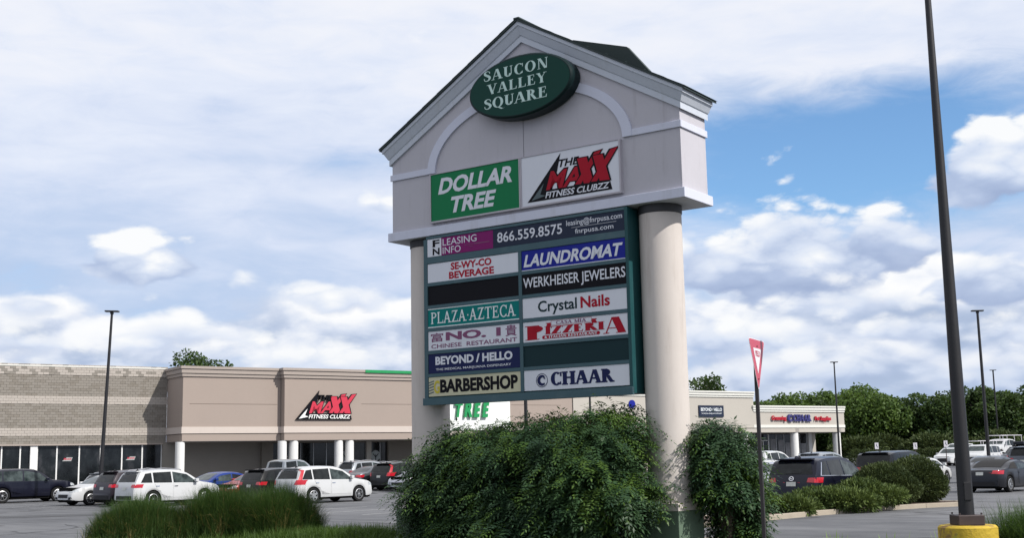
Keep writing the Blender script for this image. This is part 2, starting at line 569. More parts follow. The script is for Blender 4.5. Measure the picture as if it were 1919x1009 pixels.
# a roman alphabet with thick and thin strokes and serifs, drawn as polygons (cap height 1)
def serif_glyphs(T=0.17, t=0.055, sh=0.05, so=0.07):
    G = {}

    def rect(x0, y0, x1, y1): return [(x0, y0), (x1, y0), (x1, y1), (x0, y1)]

    def stem(x, w, top=True, bot=True, y0=0, y1=1):
        o = [rect(x, y0, x + w, y1)]
        if bot: o.append(rect(x - so, y0, x + w + so, y0 + sh))
        if top: o.append(rect(x - so, y1 - sh, x + w + so, y1))
        return o

    def diag(xb, xt, w, y0=0, y1=1): return [(xb, y0), (xb + w, y0), (xt + w, y1), (xt, y1)]

    def ring(cx, cy, rx, ry, a0=0, a1=360, th=T, tn=t, n=26):
        o = []
        for i in range(n):
            a, b = R(a0 + (a1 - a0) * i / n), R(a0 + (a1 - a0) * (i + 1) / n)

            def pt(q, inner):
                if not inner: return cx + rx * math.cos(q), cy + ry * math.sin(q)
                return cx + (rx - th) * math.cos(q), cy + (ry - tn) * math.sin(q)
            o.append([pt(a, 1), pt(a, 0), pt(b, 0), pt(b, 1)])
        return o

    def spine(pts, wid):
        o = []
        P = [Vector((x, y)) for x, y in pts]
        L, Rr = [], []
        for i, p in enumerate(P):
            d = (P[min(i + 1, len(P) - 1)] - P[max(i - 1, 0)]).normalized()
            nrm = Vector((-d.y, d.x)) * wid[i] / 2
            L.append(p + nrm)
            Rr.append(p - nrm)
        for i in range(len(P) - 1): o.append([tuple(Rr[i]), tuple(Rr[i + 1]), tuple(L[i + 1]), tuple(L[i])])
        return o
    S = [(.47, .70), (.455, .84), (.39, .93), (.28, .965), (.17, .93), (.105, .84), (.105, .73), (.16, .635), (.27, .55), (.38, .46), (.45, .36), (.46, .25), (.41, .13), (.31, .05), (.19, .03), (.10, .09), (.06, .18), (.045, .32)]
    W = [t * .6, t, t, t * 1.1, t * 1.6, T * .75, T * .95, T, T * 1.05, T * 1.05, T, T * .9, T * .7, t * 1.6, t * 1.1, t, t, t * .6]
    G['S'] = (spine(S, W), .53)
    G['A'] = ([diag(.04, .30, t), diag(.54, .30 - .02, T), rect(.14, .30, .58, .30 + t)] + [rect(-.04, 0, .19, sh), rect(.45, 0, .80, sh)], .76)
    G['V'] = ([diag(.31, .04, T), diag(.33, .62, t)] + [rect(-.06, 1 - sh, .29, 1), rect(.52, 1 - sh, .76, 1)], .72)
    G['Y'] = ([diag(.27, .02, T, .45), diag(.33, .60, t, .45)] + stem(.27, T, False, True, 0, .5) + [rect(-.05, 1 - sh, .27, 1), rect(.50, 1 - sh, .74, 1)], .68)
    G['U'] = (stem(.07, T, True, False, .28, 1) + stem(.54, t, True, False, .28, 1) + ring(.07 + .2625, .30, .2625, .30, 180, 360, T, t * 1.6), .66)
    G['C'] = (ring(.40, .5, .36, .52, 48, 318) + [rect(.62, .66, .62 + t * .8, .98), rect(.60, .04, .60 + t * .7, .26)], .70)
    G['O'] = (ring(.40, .5, .38, .52), .80)
    G['Q'] = (ring(.40, .5, .38, .52) + [[(.34, .04), (.46, .06), (.78, -.20), (.62, -.22)], [(.62, -.22), (.78, -.20), (.86, -.13), (.84, -.17)]], .80)
    G['N'] = (stem(.08, t, True, True) + stem(.62, t, True, False) + [diag(.62 - T + t, .06, T)], .76)
    G['L'] = (stem(.07, T) + [rect(.2, 0, .56, t), [(.50, 0), (.58, 0), (.60, .28), (.56, .28)]], .60)
    G['E'] = (stem(.07, T) + [rect(.2, 0, .55, t), rect(.2, 1 - t, .53, 1), rect(.2, .5, .42, .5 + t), [(.50, 0), (.57, 0), (.60, .27), (.56, .27)], rect(.49, .74, .53, 1), rect(.40, .38, .44, .68)], .62)
    G['F'] = (stem(.07, T) + [rect(.2, 1 - t, .53, 1), rect(.2, .5, .42, .5 + t), rect(.49, .74, .53, 1), rect(.40, .38, .44, .68)], .58)
    bowl = ring(.26, .745, .30, .255, -90, 90)
    G['P'] = (stem(.07, T) + bowl + [rect(.2, 1 - t, .27, 1), rect(.2, .49, .27, .49 + t)], .60)
    G['R'] = (stem(.07, T) + bowl + [rect(.2, 1 - t, .27, 1), rect(.2, .49, .27, .49 + t), diag(.53, .26, T, 0, .52), rect(.53, 0, .80, sh)], .74)
    G['B'] = (stem(.07, T) + bowl + ring(.28, .25, .33, .25, -90, 90), .66)
    G['H'] = (stem(.07, T) + stem(.55, T) + [rect(.2, .47, .6, .47 + t)], .80)
    G['I'] = (stem(.07, T), .32)
    G['T'] = (stem(.26, T, False, True) + [rect(.02, 1 - t, .67, 1), rect(.02, .74, .06, 1), rect(.63, .74, .67, 1)], .69)
    G['Z'] = ([diag(.02, .42, T * 1.1), rect(.03, 0, .62, t), rect(.03, 1 - t, .60, 1), rect(.03, .74, .07, 1), rect(.58, 0, .62, .27)], .64)
    G['M'] = (stem(.06, t) + stem(.66, T) + [diag(.34, .08, T * .8), diag(.36, .68, t)], .88)
    G['&'] = (ring(.26, .28, .24, .28) + ring(.28, .74, .17, .22) + [diag(.50, .18, T)], .66)
    G['.'] = ([rect(.06, .42, .16, .54)], .22)
    G[' '] = ([], .35)
    return G


def serif_text(s, box, m, parent, y, name='lettering', T=0.17, t=0.055, gap=0.03, ex=0.0, rot=0.0, sh=0.05, so=0.07, step=0.00025):
    G = serif_glyphs(T, t, sh, so)
    polys = []
    x = 0
    for ch in s:
        gl, w = G[ch]
        for p in gl: polys.append([(px + x, py) for px, py in p])
        x += w + gap
    a = np.array([q for p in polys for q in p])
    lo0, hi0 = a[:, 0].min(), a[:, 0].max()
    x0, x1, z0, z1 = box
    b = MB()
    for i, p in enumerate(polys):
        pp = []
        for px, py in p:
            X = x0 + (px - lo0) / (hi0 - lo0) * (x1 - x0)
            Z = z0 + py * (z1 - z0) + (X - (x0 + x1) / 2) * rot
            pp.append((X, Z))
        ar = sum(pp[k][0] * pp[(k + 1) % len(pp)][1] - pp[(k + 1) % len(pp)][0] * pp[k][1] for k in range(len(pp)))
        if ar < 0: pp = pp[::-1]
        yy = y - (i % 8) * step
        if ex: b.prism(pp, yy, y + ex)
        else: b.add([(q[0], yy, q[1]) for q in pp], [tuple(range(len(pp)))])
    return b.build(name, m, parent)


def polyface(polys, m, parent, y, name, step=0.0003, depth=0.0):
    b = MB()
    for i, p in enumerate(polys):
        ar = sum(p[k][0] * p[(k + 1) % len(p)][1] - p[(k + 1) % len(p)][0] * p[k][1] for k in range(len(p)))
        if ar < 0: p = p[::-1]
        if depth: b.prism(p, y - i * step, y + depth)
        else: b.add([(q[0], y - i * step, q[1]) for q in p], [tuple(range(len(p)))])
    return b.build(name, m, parent)


def club_logo(box, parent, y, mats, step, ex=0.0):
    """pointed black shard with red letters over a black bar"""
    blackm, redm, whitem, greym = mats
    x0, x1, z0, z1 = box

    def U(pts): return [(x0 + u * (x1 - x0), z0 + v * (z1 - z0)) for u, v in pts]

    def B(u0, u1, v0, v1): return (x0 + u0 * (x1 - x0), x0 + u1 * (x1 - x0), z0 + v0 * (z1 - z0), z0 + v1 * (z1 - z0))
    polyface([U([(0, 0), (.98, 0), (.955, .22), (.27, .22), (.23, .1)]), U([(0, 0), (.26, .0), (.36, .60), (.405, 1.0)])], blackm, parent, y, 'logo_shape', depth=ex)
    polyface([U([(.05, .03), (.22, .10), (.155, .14), (.20, .38)]), ], greym, parent, y - step, 'logo_shape')
    text('THE', B(.38, .62, .68, .85), blackm, parent, y, .03, .25, ex, 'lettering')
    for mm, off, d in ((blackm, .075, step), (redm, .028, step * 2)):
        v, f = text_arrays('MA', off, 0)
        g_ = .016 if mm is blackm else 0
        b = MB()
        b.add(fit(v, B(.225 - g_, .625 + g_, .215 - g_, .625 + g_ * 2), .30, y - d), f)
        b.build('lettering', mm, parent)

    def X(u, g_):
        return [[(u + .045 - g_, .225 - g_), (u + .155 + g_, .215 - g_), (u + .085 + g_, .80 + g_), (u - .025 - g_, .80 + g_)],
                [(u - .055 - g_, .235 - g_), (u + .01 + g_, .225 - g_), (u + .255 + g_, .90 + g_), (u + .175 - g_, .87 + g_)]]
    for q_, u in enumerate((.62, .80)):
        for mm, g_, d in ((blackm, .019, step * (3 + q_ * .9)), (redm, 0, step * (3.4 + q_ * .9))):
            polyface([U(p) for p in X(u, g_)], mm, parent, y - d, 'lettering', step=step * .15)
    text('FITNESS CLUBZZ', B(.215, .955, .035, .175), whitem, parent, y - step * 5, .022, .25, 0, 'lettering')


# ------------------------------------------------------------------ the pylon sign
SX, SY = 3.2155, 22.4243
SROT = math.atan2(-0.57643232, 0.8171449)
sign = empty('pylon_sign', (SX, SY, 0), SROT, 'tall grey gabled shopping centre sign on two round columns with a board of tenant names', 'sign')
D = 1.05
APX, ZAP, SL = -3.56, 10.78, 0.578


def zl(x): return ZAP - SL * abs(x - APX)


b = MB()
b.prism([(-7.12, 6.60), (0, 6.60), (0, 8.34), (APX, 10.40), (-7.12, 8.34)], 0, D)
b.build('gable_wall', M['stucco'], sign)
b = MB()
b.box(-3.585, -3.577, -.003, 0.01, 6.9, 9.0)
b.build('wall_joint', M['soffit_dark'], sign)
b = MB()
b.prism([(-7.20, 6.565), (.075, 6.565), (.075, 6.755), (-7.20, 6.755)], -.07, D + .07)
b.build('base_trim', M['trim'], sign, bevel=.008)
for x0, x1 in ((-7.155, -6.03), (-1.06, .035)):
    b = MB()
    b.box(x0, x1, -.035, -.001, 7.925, 8.06)
    b.build('band_trim', M['trim'], sign, bevel=.006)
b = MB()
b.box(.001, .035, -.034, D + .03, 7.925, 8.06)
b.build('band_trim', M['trim'], sign, bevel=.006)
b = MB()
pts = []
n = 40
for i in range(n + 1):
    a = math.pi * i / n
    pts.append(((-3.56 + 2.54 * math.cos(a), 7.93 + 1.52 * math.sin(a)), (-3.56 + 2.33 * math.cos(a), 7.93 + 1.33 * math.sin(a))))
for i in range(n):
    (o0, i0), (o1, i1) = pts[i], pts[i + 1]
    b.prism([i0, o0, o1, i1], -.045, 0.0)
b.build('arch_trim', M['trim'], sign)
# crown moulding: one profile run up both rakes and back along both sides
prof = [(0, .42), (-.05, .42), (-.05, .29), (-.07, .27), (-.14, .10), (-.165, .08), (-.165, 0), (0, 0)]


def crown(seg, name='crown_moulding'):
    b = MB()
    n = len(prof)
    v = []
    for sct in seg: v += sct
    f = []
    for k in range(len(seg) - 1):
        for i in range(n):
            f.append((k * n + i, k * n + (i + 1) % n, (k + 1) * n + (i + 1) % n, (k + 1) * n + i))
    f.append(tuple(range(n)))
    f.append(tuple(range(len(v) - 1, len(v) - n - 1, -1)))
    b.add(v, f)
    o = b.build(name, M['crown'], sign)
    bm = bmesh.new()
    bm.from_mesh(o.data)
    bmesh.ops.recalc_face_normals(bm, faces=bm.faces)
    bm.to_mesh(o.data)
    bm.free()


cornL = [(-7.12 + y, y, zl(-7.12 + y) - h) for y, h in prof]
cornR = [(0 - y, y, zl(0 - y) - h) for y, h in prof]
apx = [(APX, y, ZAP - h) for y, h in prof]
backR = [(0 - y, D + .05, zl(0 - y) - h) for y, h in prof]
backL = [(-7.12 + y, D + .05, zl(-7.12 + y) - h) for y, h in prof]
crown([cornL, apx])
crown([apx, cornR])
crown([cornR, backR])
crown([cornL, backL])
# roof: two slopes of shingle strips with a dark edge
for sgn in (-1, 1):
    rows = 9
    Lr = 3.56 + .215
    sl = MB()
    x1 = APX + sgn * Lr
    poly = [(APX, ZAP + .005), (x1, ZAP - SL * Lr + .005), (x1, ZAP - SL * Lr + .055), (APX, ZAP + .055)]
    sl.prism(poly if sgn < 0 else [poly[0], poly[1], poly[2], poly[3]], -.20, D + .12)
    roofo = sl.build('roof', M['green_roof'], sign)
    for k in range(rows):
        s0, s1 = Lr * k / rows, Lr * (k + 1) / rows + .02
        q = MB()
        xa, xb = APX + sgn * s0, APX + sgn * s1
        q.prism([(xa, ZAP - SL * s0 + .056), (xb, ZAP - SL * s1 + .057), (xb, ZAP - SL * s1 + .066), (xa, ZAP - SL * s0 + .058)], -.21, D + .13)
        q.build('shingle_strip', M['green_roof'], roofo)
b = MB()
b.box(APX - .07, APX + .07, -.215, D + .14, ZAP + .03, ZAP + .072)
b.build('ridge_cap', M['green_roof'], sign, bevel=.01)
# rear cross gable that shows above the right slope
b = MB()
b.prism([(-3.05, 10.25), (-1.10, 9.25), (-1.16, 9.53), (-1.65, 10.13), (-2.95, 10.56)], 1.0, 1.12)
b.build('rear_gable', M['green_roof'], sign)
b = MB()
# columns, plinths
for cx_ in (-6.50, -.765):
    b = MB()
    b.lathe([(.412, .95), (.412, 3.0), (.410, 6.42)], 40, cx_, .50)
    c_ = b.build('column', M['column'], sign, smooth=40)
    b = MB()
    b.lathe([(.418, 6.40), (.425, 6.42), (.425, 6.563)], 40, cx_, .50)
    b.build('collar', M['soffit_dark'], c_, smooth=40)
    px0, px1 = (cx_ - .55, cx_ + .52) if cx_ < -3 else (cx_ - .60, cx_ + .42)
    b = MB()
    b.box(px0, px1, -.02, .98, -.3, .805)
    p_ = b.build('plinth', M['plinth'], sign, bevel=.01)
    b = MB()
    b.box(px0 - .006, px1 + .006, -.026, .986, .806, .948)
    b.build('plinth_cap', M['column'], p_, bevel=.008)
    b = MB()
    for bx in (.72, .86):
        b.lathe([(.022, px1 + .006), (.022, px1 + .02)], 8, 0, 0)
    for q in range(len(b.v)):
        x, y, z = b.v[q]
        b.v[q] = (z, (.72 if q < len(b.v) / 2 else .86) + x, .87 + y)
    b.build('bolt', M['soffit_dark'], p_)
# oval name sign
oval = MB()
seg = 56


def ov(rx, rz, y): return [(-3.43 + rx * math.cos(2 * math.pi * k / seg), y, 9.325 + rz * math.sin(2 * math.pi * k / seg)) for k in range(seg)]


rings = [ov(1.24, .62, -.001), ov(1.285, .655, -.04), ov(1.285, .655, -.31), ov(1.25, .62, -.345)]
v = [p for r_ in rings for p in r_]
f = [(j * seg + (k + 1) % seg, j * seg + k, (j + 1) * seg + k, (j + 1) * seg + (k + 1) % seg) for j in range(3) for k in range(seg)] + [tuple(range(3 * seg, 4 * seg))]
oval.add(v, f)
ovo = oval.build('oval_sign', M['oval_rim'], sign, smooth=30)
b = MB()
b.add(ov(1.235, .605, -.349), [tuple(range(seg))])
b.build('sign_face', M['oval_green'], ovo)
serif_text('SAUCON', (-4.305, -2.705, 9.565, 9.785), M['mint_ink'], ovo, -.352, T=.19, t=.06, gap=.10)
serif_text('VALLEY', (-4.235, -2.745, 9.275, 9.485), M['mint_ink'], ovo, -.352, T=.19, t=.06, gap=.10)
serif_text('SQUARE', (-4.305, -2.745, 8.965, 9.185), M['mint_ink'], ovo, -.352, T=.19, t=.06, gap=.06)


def tenant(name, x0, x1, z0, z1, m, y0, th=.03, frame=None):
    o = MB().box(x0, x1, y0, y0 + th, z0, z1).build(name, m, sign, bevel=.004)
    if frame:
        b = MB()
        w = .035
        b.box(x0 - w, x1 + w, y0 - .015, y0 + th + .02, z0 - w, z0)
        b.box(x0 - w, x1 + w, y0 - .015, y0 + th + .02, z1, z1 + w * .4)
        b.box(x0 - w, x0, y0 - .015, y0 + th + .02, z0, z1)
        b.box(x1, x1 + w, y0 - .015, y0 + th + .02, z0, z1)
        b.build('panel_frame', frame, o)
    return o


def FB(x0, x1, z0, z1, a, b_, c, d): return (x0 + (x1 - x0) * a, x0 + (x1 - x0) * b_, z0 + (z1 - z0) * c, z0 + (z1 - z0) * d)


M['frame_grey'] = mat('panel_frame', (.40, .38, .42), .6, .08, 3, stain=.3, stain_col=(.2, .2, .2))
YA = -.075
dt = tenant('tenant_panel', -5.97, -3.66, 6.86, 7.88, M['dgreen'], YA, .07, M['frame_grey'])
text('DOLLAR', FB(-5.97, -3.66, 6.86, 7.88, .085, .925, .55, .90), M['w'], dt, YA - .004, .036, .24)
text('TREE', FB(-5.97, -3.66, 6.86, 7.88, .235, .75, .12, .46), M['w'], dt, YA - .004, .036, .24)
mx_ = tenant('tenant_panel', -3.60, -1.30, 6.86, 7.88, M['w'], YA, .07, M['frame_grey'])
club_logo(FB(-3.60, -1.30, 6.86, 7.88, .06, .945, .065, .96), mx_, YA - .004, (M['black'], M['red'], M['w'], M['grey']), .0012)
# teal cabinet and its bars
CY = -.055
cab = MB().box(-6.13, -1.165, CY + .03, .50, 2.975, 6.545).build('cabinet', M['teal'], sign, bevel=.01)
rows_z = [(5.95 - .483 * k, 5.95 - .483 * k - .405) for k in range(6)]
XL, XR = (-6.10, -3.735), (-3.655, -1.245)
MB().box(-6.13, -1.235, CY - .012, CY + .028, 6.492, 6.545).build('cabinet_bar', M['teal_bar'], cab)
MB().box(-6.13, -1.235, CY - .012, CY + .028, 5.96, 6.095).build('cabinet_bar', M['teal_bar'], cab)
for k in range(5):
    z1, z0 = rows_z[k][1] - .004, rows_z[k + 1][0] + .004
    MB().box(-6.13, -3.737, CY - .012, CY + .028, z0, z1).build('cabinet_bar', M['teal_bar'], cab)
    MB().box(-3.653, -1.235, CY - .012, CY + .028, z0, z1).build('cabinet_bar', M['teal_bar'], cab)
MB().box(-3.733, -3.657, CY - .014, CY + .028, 3.12, 5.955).build('cabinet_bar', M['teal_bar'], cab)
MB().box(-1.233, -1.165, CY - .016, CY + .028, 2.98, 6.545).build('cabinet_bar', M['teal'], cab)
MB().box(-6.20, -6.105, CY - .010, CY + .028, 2.98, 6.49).build('cabinet_bar', M['teal_bar'], cab)
MB().box(-6.24, -1.165, CY - .030, CY + .028, 2.95, 3.10).build('cabinet_bar', M['teal_bar'], cab, bevel=.006)
# leasing row
z1, z0 = 6.488, 6.10
le = tenant('tenant_panel', -6.10, -1.24, z0, z1, M['slate'], CY)
o = MB().box(-6.098, -5.72, CY - .003, CY, z0 + .004, z1 - .004).build('panel_inset', M['w'], le)
MB().box(-5.715, -4.36, CY - .003, CY, z0 + .004, z1 - .004).build('panel_inset', M['purple'], le)
text('F', (-5.955, -5.765, z0 + .205, z1 - .03), M['black'], le, CY - .006, .03)
text('N', (-5.955, -5.765, z0 + .03, z1 - .21), M['black'], le, CY - .006, .03)
text('LEASING', (-5.68, -4.78, z0 + .205, z1 - .035), M['w'], le, CY - .006, .003)
text('INFO', (-5.68, -5.20, z0 + .03, z1 - .215), M['w'], le, CY - .006, .003)
MB().box(-5.10, -4.86, CY - .006, CY - .003, z0 + .150, z0 + .158).box(-4.84, -4.45, CY - .006, CY - .003, z0 + .148, z0 + .168).box(-4.98, -4.88, CY - .006, CY - .003, z0 + .11, z0 + .117).build('fine_print', M['mauve'], le)
text('866.559.8575', (-4.25, -2.66, z0 + .10, z1 - .075), M['w'], le, CY - .004, .012)
text('leasing@fnrpusa.com', (-2.56, -1.285, z0 + .205, z1 - .035), M['w'], le, CY - .004, .006)
text('fnrpusa.com', (-2.36, -1.485, z0 + .03, z1 - .23), M['w'], le, CY - .004, .006)
MB().box(-2.44, -1.42, CY - .005, CY, z0 + .188, z0 + .194).build('rule', M['w'], le)


def row(k, side, m, slot=0.0):
    x0, x1 = XL if side == 0 else XR
    z1, z0 = rows_z[k]
    o = tenant('tenant_panel', x0, x1, z0, z1, m, CY + slot, .025)
    return o, (lambda a, b_, c, d: FB(x0, x1, z0, z1, a, b_, c, d)), CY + slot - .004


o, f_, y_ = row(0, 0, M['w'])
text('SE-WY-CO', f_(.265, .715, .54, .93), M['crimson'], o, y_, .035)
text('BEVERAGE', f_(.245, .74, .08, .46), M['crimson'], o, y_, .035)
o, f_, y_ = row(0, 1, M['blue'])
text('LAUNDROMAT', f_(.02, .98, .17, .80), M['w'], o, y_, .034, .25)
MB().box(*f_(0, 1, 0, .035)[:2], y_, y_ + .003, *f_(0, 1, 0, .035)[2:]).build('stripe', M['w'], o)
o, f_, y_ = row(1, 0, M['black'], .012)
o, f_, y_ = row(1, 1, M['black'])
text('WERKHEISER JEWELERS', f_(.012, .995, .16, .83), M['w'], o, y_, .012)
o, f_, y_ = row(2, 0, M['tealface'])
serif_text('PLAZA.AZTECA', f_(.035, .965, .20, .80), M['ink_white'], o, y_, T=.12, t=.09, gap=.05, sh=.08, so=.06)
for c, d in ((0.0, .05), (.95, 1.0)):
    q = f_(0, 1, c, d)
    MB().box(q[0], q[1], y_, y_ + .003, q[2], q[3]).build('stripe', M['ink_white'], o)
o, f_, y_ = row(2, 1, M['w'])
text('Crystal', f_(.155, .535, .08, .80), M['emptyteal'], o, y_, .018)
text('Nails', f_(.57, .845, .24, .80), M['red'], o, y_, .026)
o, f_, y_ = row(3, 0, M['w'])
text('NO. 1', f_(.20, .80, .46, .90), M['mauve'], o, y_, .045)
text('\u5bcc', f_(.03, .17, .44, .90), M['mauve'], o, y_, .01)
text('\u8cb4', f_(.85, .97, .40, .96), M['mauve'], o, y_, .01)
text('CHINESE  RESTAURANT', f_(.035, .97, .10, .32), M['mauve'], o, y_, .012)
o, f_, y_ = row(3, 1, M['w'])
serif_text('P', f_(.02, .20, .10, .80), M['red'], o, y_, T=.30, t=.06)
serif_text('IZZERI', f_(.215, .79, .32, .70), M['red'], o, y_, T=.28, t=.08, gap=.05)
serif_text('A', f_(.775, .985, .10, .86), M['red'], o, y_, T=.30, t=.05)
serif_text('CASA MIA', f_(.33, .62, .775, .93), M['mauve'], o, y_, T=.18, t=.09, gap=.06)
q = f_(.28, .67, .74, .975)
x0, x1, z0, z1 = q
polyface([[(x0, z0), (x1, z0), (x1, z0 + .005), (x0, z0 + .005)], [(x0, z1 - .005), (x1, z1 - .005), (x1, z1), (x0, z1)], [(x0, z0), (x0 + .006, z0), (x0 + .006, z1), (x0, z1)], [(x1 - .006, z0), (x1, z0), (x1, z1), (x1 - .006, z1)],
          [(x0 - .13, z0 - .03), (x0 - .005, z0 - .03), (x0 - .005, z1 - .04), (x0 - .13, z1 - .04), (x0 - .09, z0 + .03)], [(x1 + .005, z0 - .03), (x1 + .13, z0 - .03), (x1 + .09, z0 + .03), (x1 + .13, z1 - .04), (x1 + .005, z1 - .04)]], M['red'], o, y_, 'ribbon')
q = f_(.19, .745, .10, .27)
x0, x1, z0, z1 = q
rr = (z1 - z0) / 2
polyface([[(x0 + rr - rr * math.sin(a), z0 + rr - rr * math.cos(a)) for a in [math.pi * k / 8 for k in range(9)]] + [(x1 - rr + rr * math.sin(a), z0 + rr + rr * math.cos(a)) for a in [math.pi * k / 8 for k in range(9)]]], M['red'], o, y_, 'ribbon')
serif_text('& ITALIAN RESTAURANT', f_(.215, .72, .125, .245), M['w'], o, y_ - .003, T=.22, t=.12, gap=.05)
o, f_, y_ = row(4, 0, M['navy'])
text('BEYOND / HELLO', f_(.08, .92, .42, .86), M['w'], o, y_, .042)
text('THE MEDICAL MARIJUANA DISPENSARY', f_(.085, .905, .10, .25), M['w'], o, y_, .012)
o, f_, y_ = row(4, 1, M['emptyteal'], .012)
o, f_, y_ = row(5, 0, M['cream'])
text('BARBERSHOP', f_(.13, .97, .16, .86), M['black'], o, y_, .045)
q = f_(.0, .06, .12, .84)
x0, x1, z0, z1 = q
polyface([[(x0, z0 + (z1 - z0) * t0), (x1, z0 + (z1 - z0) * (t0 + .12)), (x1, z0 + (z1 - z0) * (t0 + .2)), (x0, z0 + (z1 - z0) * (t0 + .08))] for t0 in (0.0, .2, .4, .6, .78)], M['grey'], o, y_, 'barber_stripe')
text('G', f_(.06, .125, .14, .82), M['yellow_ink'], o, y_, .03)
o, f_, y_ = row(5, 1, M['w'])
serif_text('CHAAR', f_(.265, .865, .20, .84), M['navy'], o, y_, T=.25, t=.13, gap=.03, sh=.11, so=.06)
q = f_(.12, .235, .14, .82)


def crescent_logo(q, m, parent, y, depth=0.0, nm='logo_shape'):
    x0, x1, z0, z1 = q
    cx_, cz_, rx, rz = (x0 + x1) / 2, (z0 + z1) / 2, (x1 - x0) / 2, (z1 - z0) / 2
    ps = []
    for i in range(28):
        a, b_ = 2 * math.pi * i / 28, 2 * math.pi * (i + 1) / 28
        ps.append([(cx_ + rx * k_ * math.cos(t_), cz_ + rz * k_ * math.sin(t_)) for t_, k_ in ((a, .91), (a, 1), (b_, 1), (b_, .91))])
    for i in range(20):
        a, b_ = R(50 + 260 * i / 20), R(50 + 260 * (i + 1) / 20)

        def pt(t_, inner):
            k_ = .78
            if inner: return cx_ + rx * .16 + rx * .44 * math.cos(t_), cz_ + rz * .44 * math.sin(t_)
            return cx_ + rx * k_ * math.cos(t_), cz_ + rz * k_ * math.sin(t_)
        ps.append([pt(a, 1), pt(a, 0), pt(b_, 0), pt(b_, 1)])
    ps.append([(cx_ + rx * .3, cz_ + rz * .25), (cx_ + rx * .62, cz_ + rz * .12), (cx_ + rx * .45, cz_ + rz * .6), (cx_ + rx * .15, cz_ + rz * .7)])
    polyface(ps, m, parent, y, nm, step=.0001, depth=depth)


crescent_logo(q, M['navy'], o, y_)


# ------------------------------------------------------------------ the ground
def smooth(a, b, x):
    t = np.clip((x - a) / (b - a), 0, 1)
    return t * t * (3 - 2 * t)


def gz(x, y):
    """the lot rises a little towards the shops and more at its far right edge"""
    return 0.28 * smooth(62, 96, y) + 0.10 * smooth(-20, 30, x) * smooth(60, 100, y) + 0.75 * smooth(119, 130, y) * smooth(26, 36, x)


def sheet(name, xs, ys, zf, m, dz=0.0):
    X, Y = np.meshgrid(xs, ys, indexing='ij')
    Z = zf(X, Y) + dz
    v = np.stack([X, Y, Z], -1).reshape(-1, 3)
    nx, ny = len(xs), len(ys)
    f = [(i * ny + j, (i + 1) * ny + j, (i + 1) * ny + j + 1, i * ny + j + 1) for i in range(nx - 1) for j in range(ny - 1)]
    me = bpy.data.meshes.new(name)
    me.from_pydata(v.tolist(), [], f)
    me.polygons.foreach_set('use_smooth', [True] * len(f))
    return link_mesh(name, me, m)


xs = np.concatenate([[-3000, -800, -300], np.arange(-120, 141, 4.0), [300, 800, 3000]])
ys = np.concatenate([[-600, -100, -20], np.arange(0, 201, 3.0), [300, 800, 3500]])
g_ = tag(sheet('asphalt_lot', xs, ys, gz, M['asphalt']), kind='structure')
G49 = (math.cos(R(49)), math.sin(R(49)))       # direction of a parked car
P49 = (math.sin(R(49)), -math.cos(R(49)))      # along the rows


def strip(x, y, dx, dy, L, w, z=0.004):
    nx_, ny_ = -dy, dx
    p = [(x - nx_ * w / 2, y - ny_ * w / 2), (x + dx * L - nx_ * w / 2, y + dy * L - ny_ * w / 2), (x + dx * L + nx_ * w / 2, y + dy * L + ny_ * w / 2), (x + nx_ * w / 2, y + ny_ * w / 2)]
    n = 6
    vs_ = []
    for i in range(n + 1):
        t_ = i / n
        for a, c in ((p[0], p[1]), (p[3], p[2])):
            X, Y = a[0] + (c[0] - a[0]) * t_, a[1] + (c[1] - a[1]) * t_
            vs_.append((X, Y, float(gz(X, Y)) + z))
    return vs_, [(2 * i, 2 * i + 2, 2 * i + 3, 2 * i + 1) for i in range(n)]


lines = []
for (bx, by, k0, k1) in ((-17.2, 56.8, -4, 9), (-8.6, 77.0, -6, 8), (9.6, 42.2, 0, 6), (22.5, 55.5, -4, 5), (20, 69, -4, 8)):
    for k in range(k0, k1):
        x, y = bx + P49[0] * (k * 2.75 + 1.37), by + P49[1] * (k * 2.75 + 1.37)
        lines.append((x - G49[0] * 2.5, y - G49[1] * 2.5))
for x, y in lines:
    if 40 < y < 110:
        v, f = strip(x, y, G49[0], G49[1], 5.2, .10)
        tag(MB().add(v, f).build('stall_line', M['line']), kind='structure')
v, f = strip(-11.6, 48.2, .93, .36, 4.6, .11)
tag(MB().add(v, f).build('stall_line', M['line']), kind='structure')
v, f = strip(26, 72, .98, .2, 18, .11)
tag(MB().add(v, f).build('stall_line', M['line']), kind='structure')

# planted verge round the sign
verge = [(-9.6, 12), (-9.8, 25), (-9.6, 28.6), (-8.0, 30.4), (-3, 29.8), (1.0, 28.0), (4.0, 25.6), (8.5, 22.6), (12, 19.6), (14.5, 14), (14, 8), (-9, 8)]
tag(MB().plate(verge, -.2, .10).build('planting_bed', M['soil']), kind='structure')


def kerb_run(pts, parent_name, label, w=.16, h=.14, seg=2.4):
    """kerb stones laid end to end with open joints"""
    root = tag(empty(parent_name, (pts[0][0], pts[0][1], 0)), kind='structure')
    x0, y0 = pts[0]
    for (ax, ay), (bx_, by_) in zip(pts[:-1], pts[1:]):
        L = math.hypot(bx_ - ax, by_ - ay)
        n = max(1, round(L / seg))
        ux, uy = (bx_ - ax) / L, (by_ - ay) / L
        for i in range(n):
            s0, s1 = L * i / n + .008, L * (i + 1) / n - .008
            jit = random.uniform(-.006, .006)
            pl = []
            for s_, q in ((s0, -w / 2), (s1, -w / 2), (s1, w / 2), (s0, w / 2)):
                pl.append((ax - x0 + ux * s_ - uy * q, ay - y0 + uy * s_ + ux * q))
            MB().plate(pl, -.2, h + jit).build('kerb_stone', M['kerb'], root, bevel=.015)
    return root


kerb_run(verge[2:11], 'verge_kerb', 'kerb')
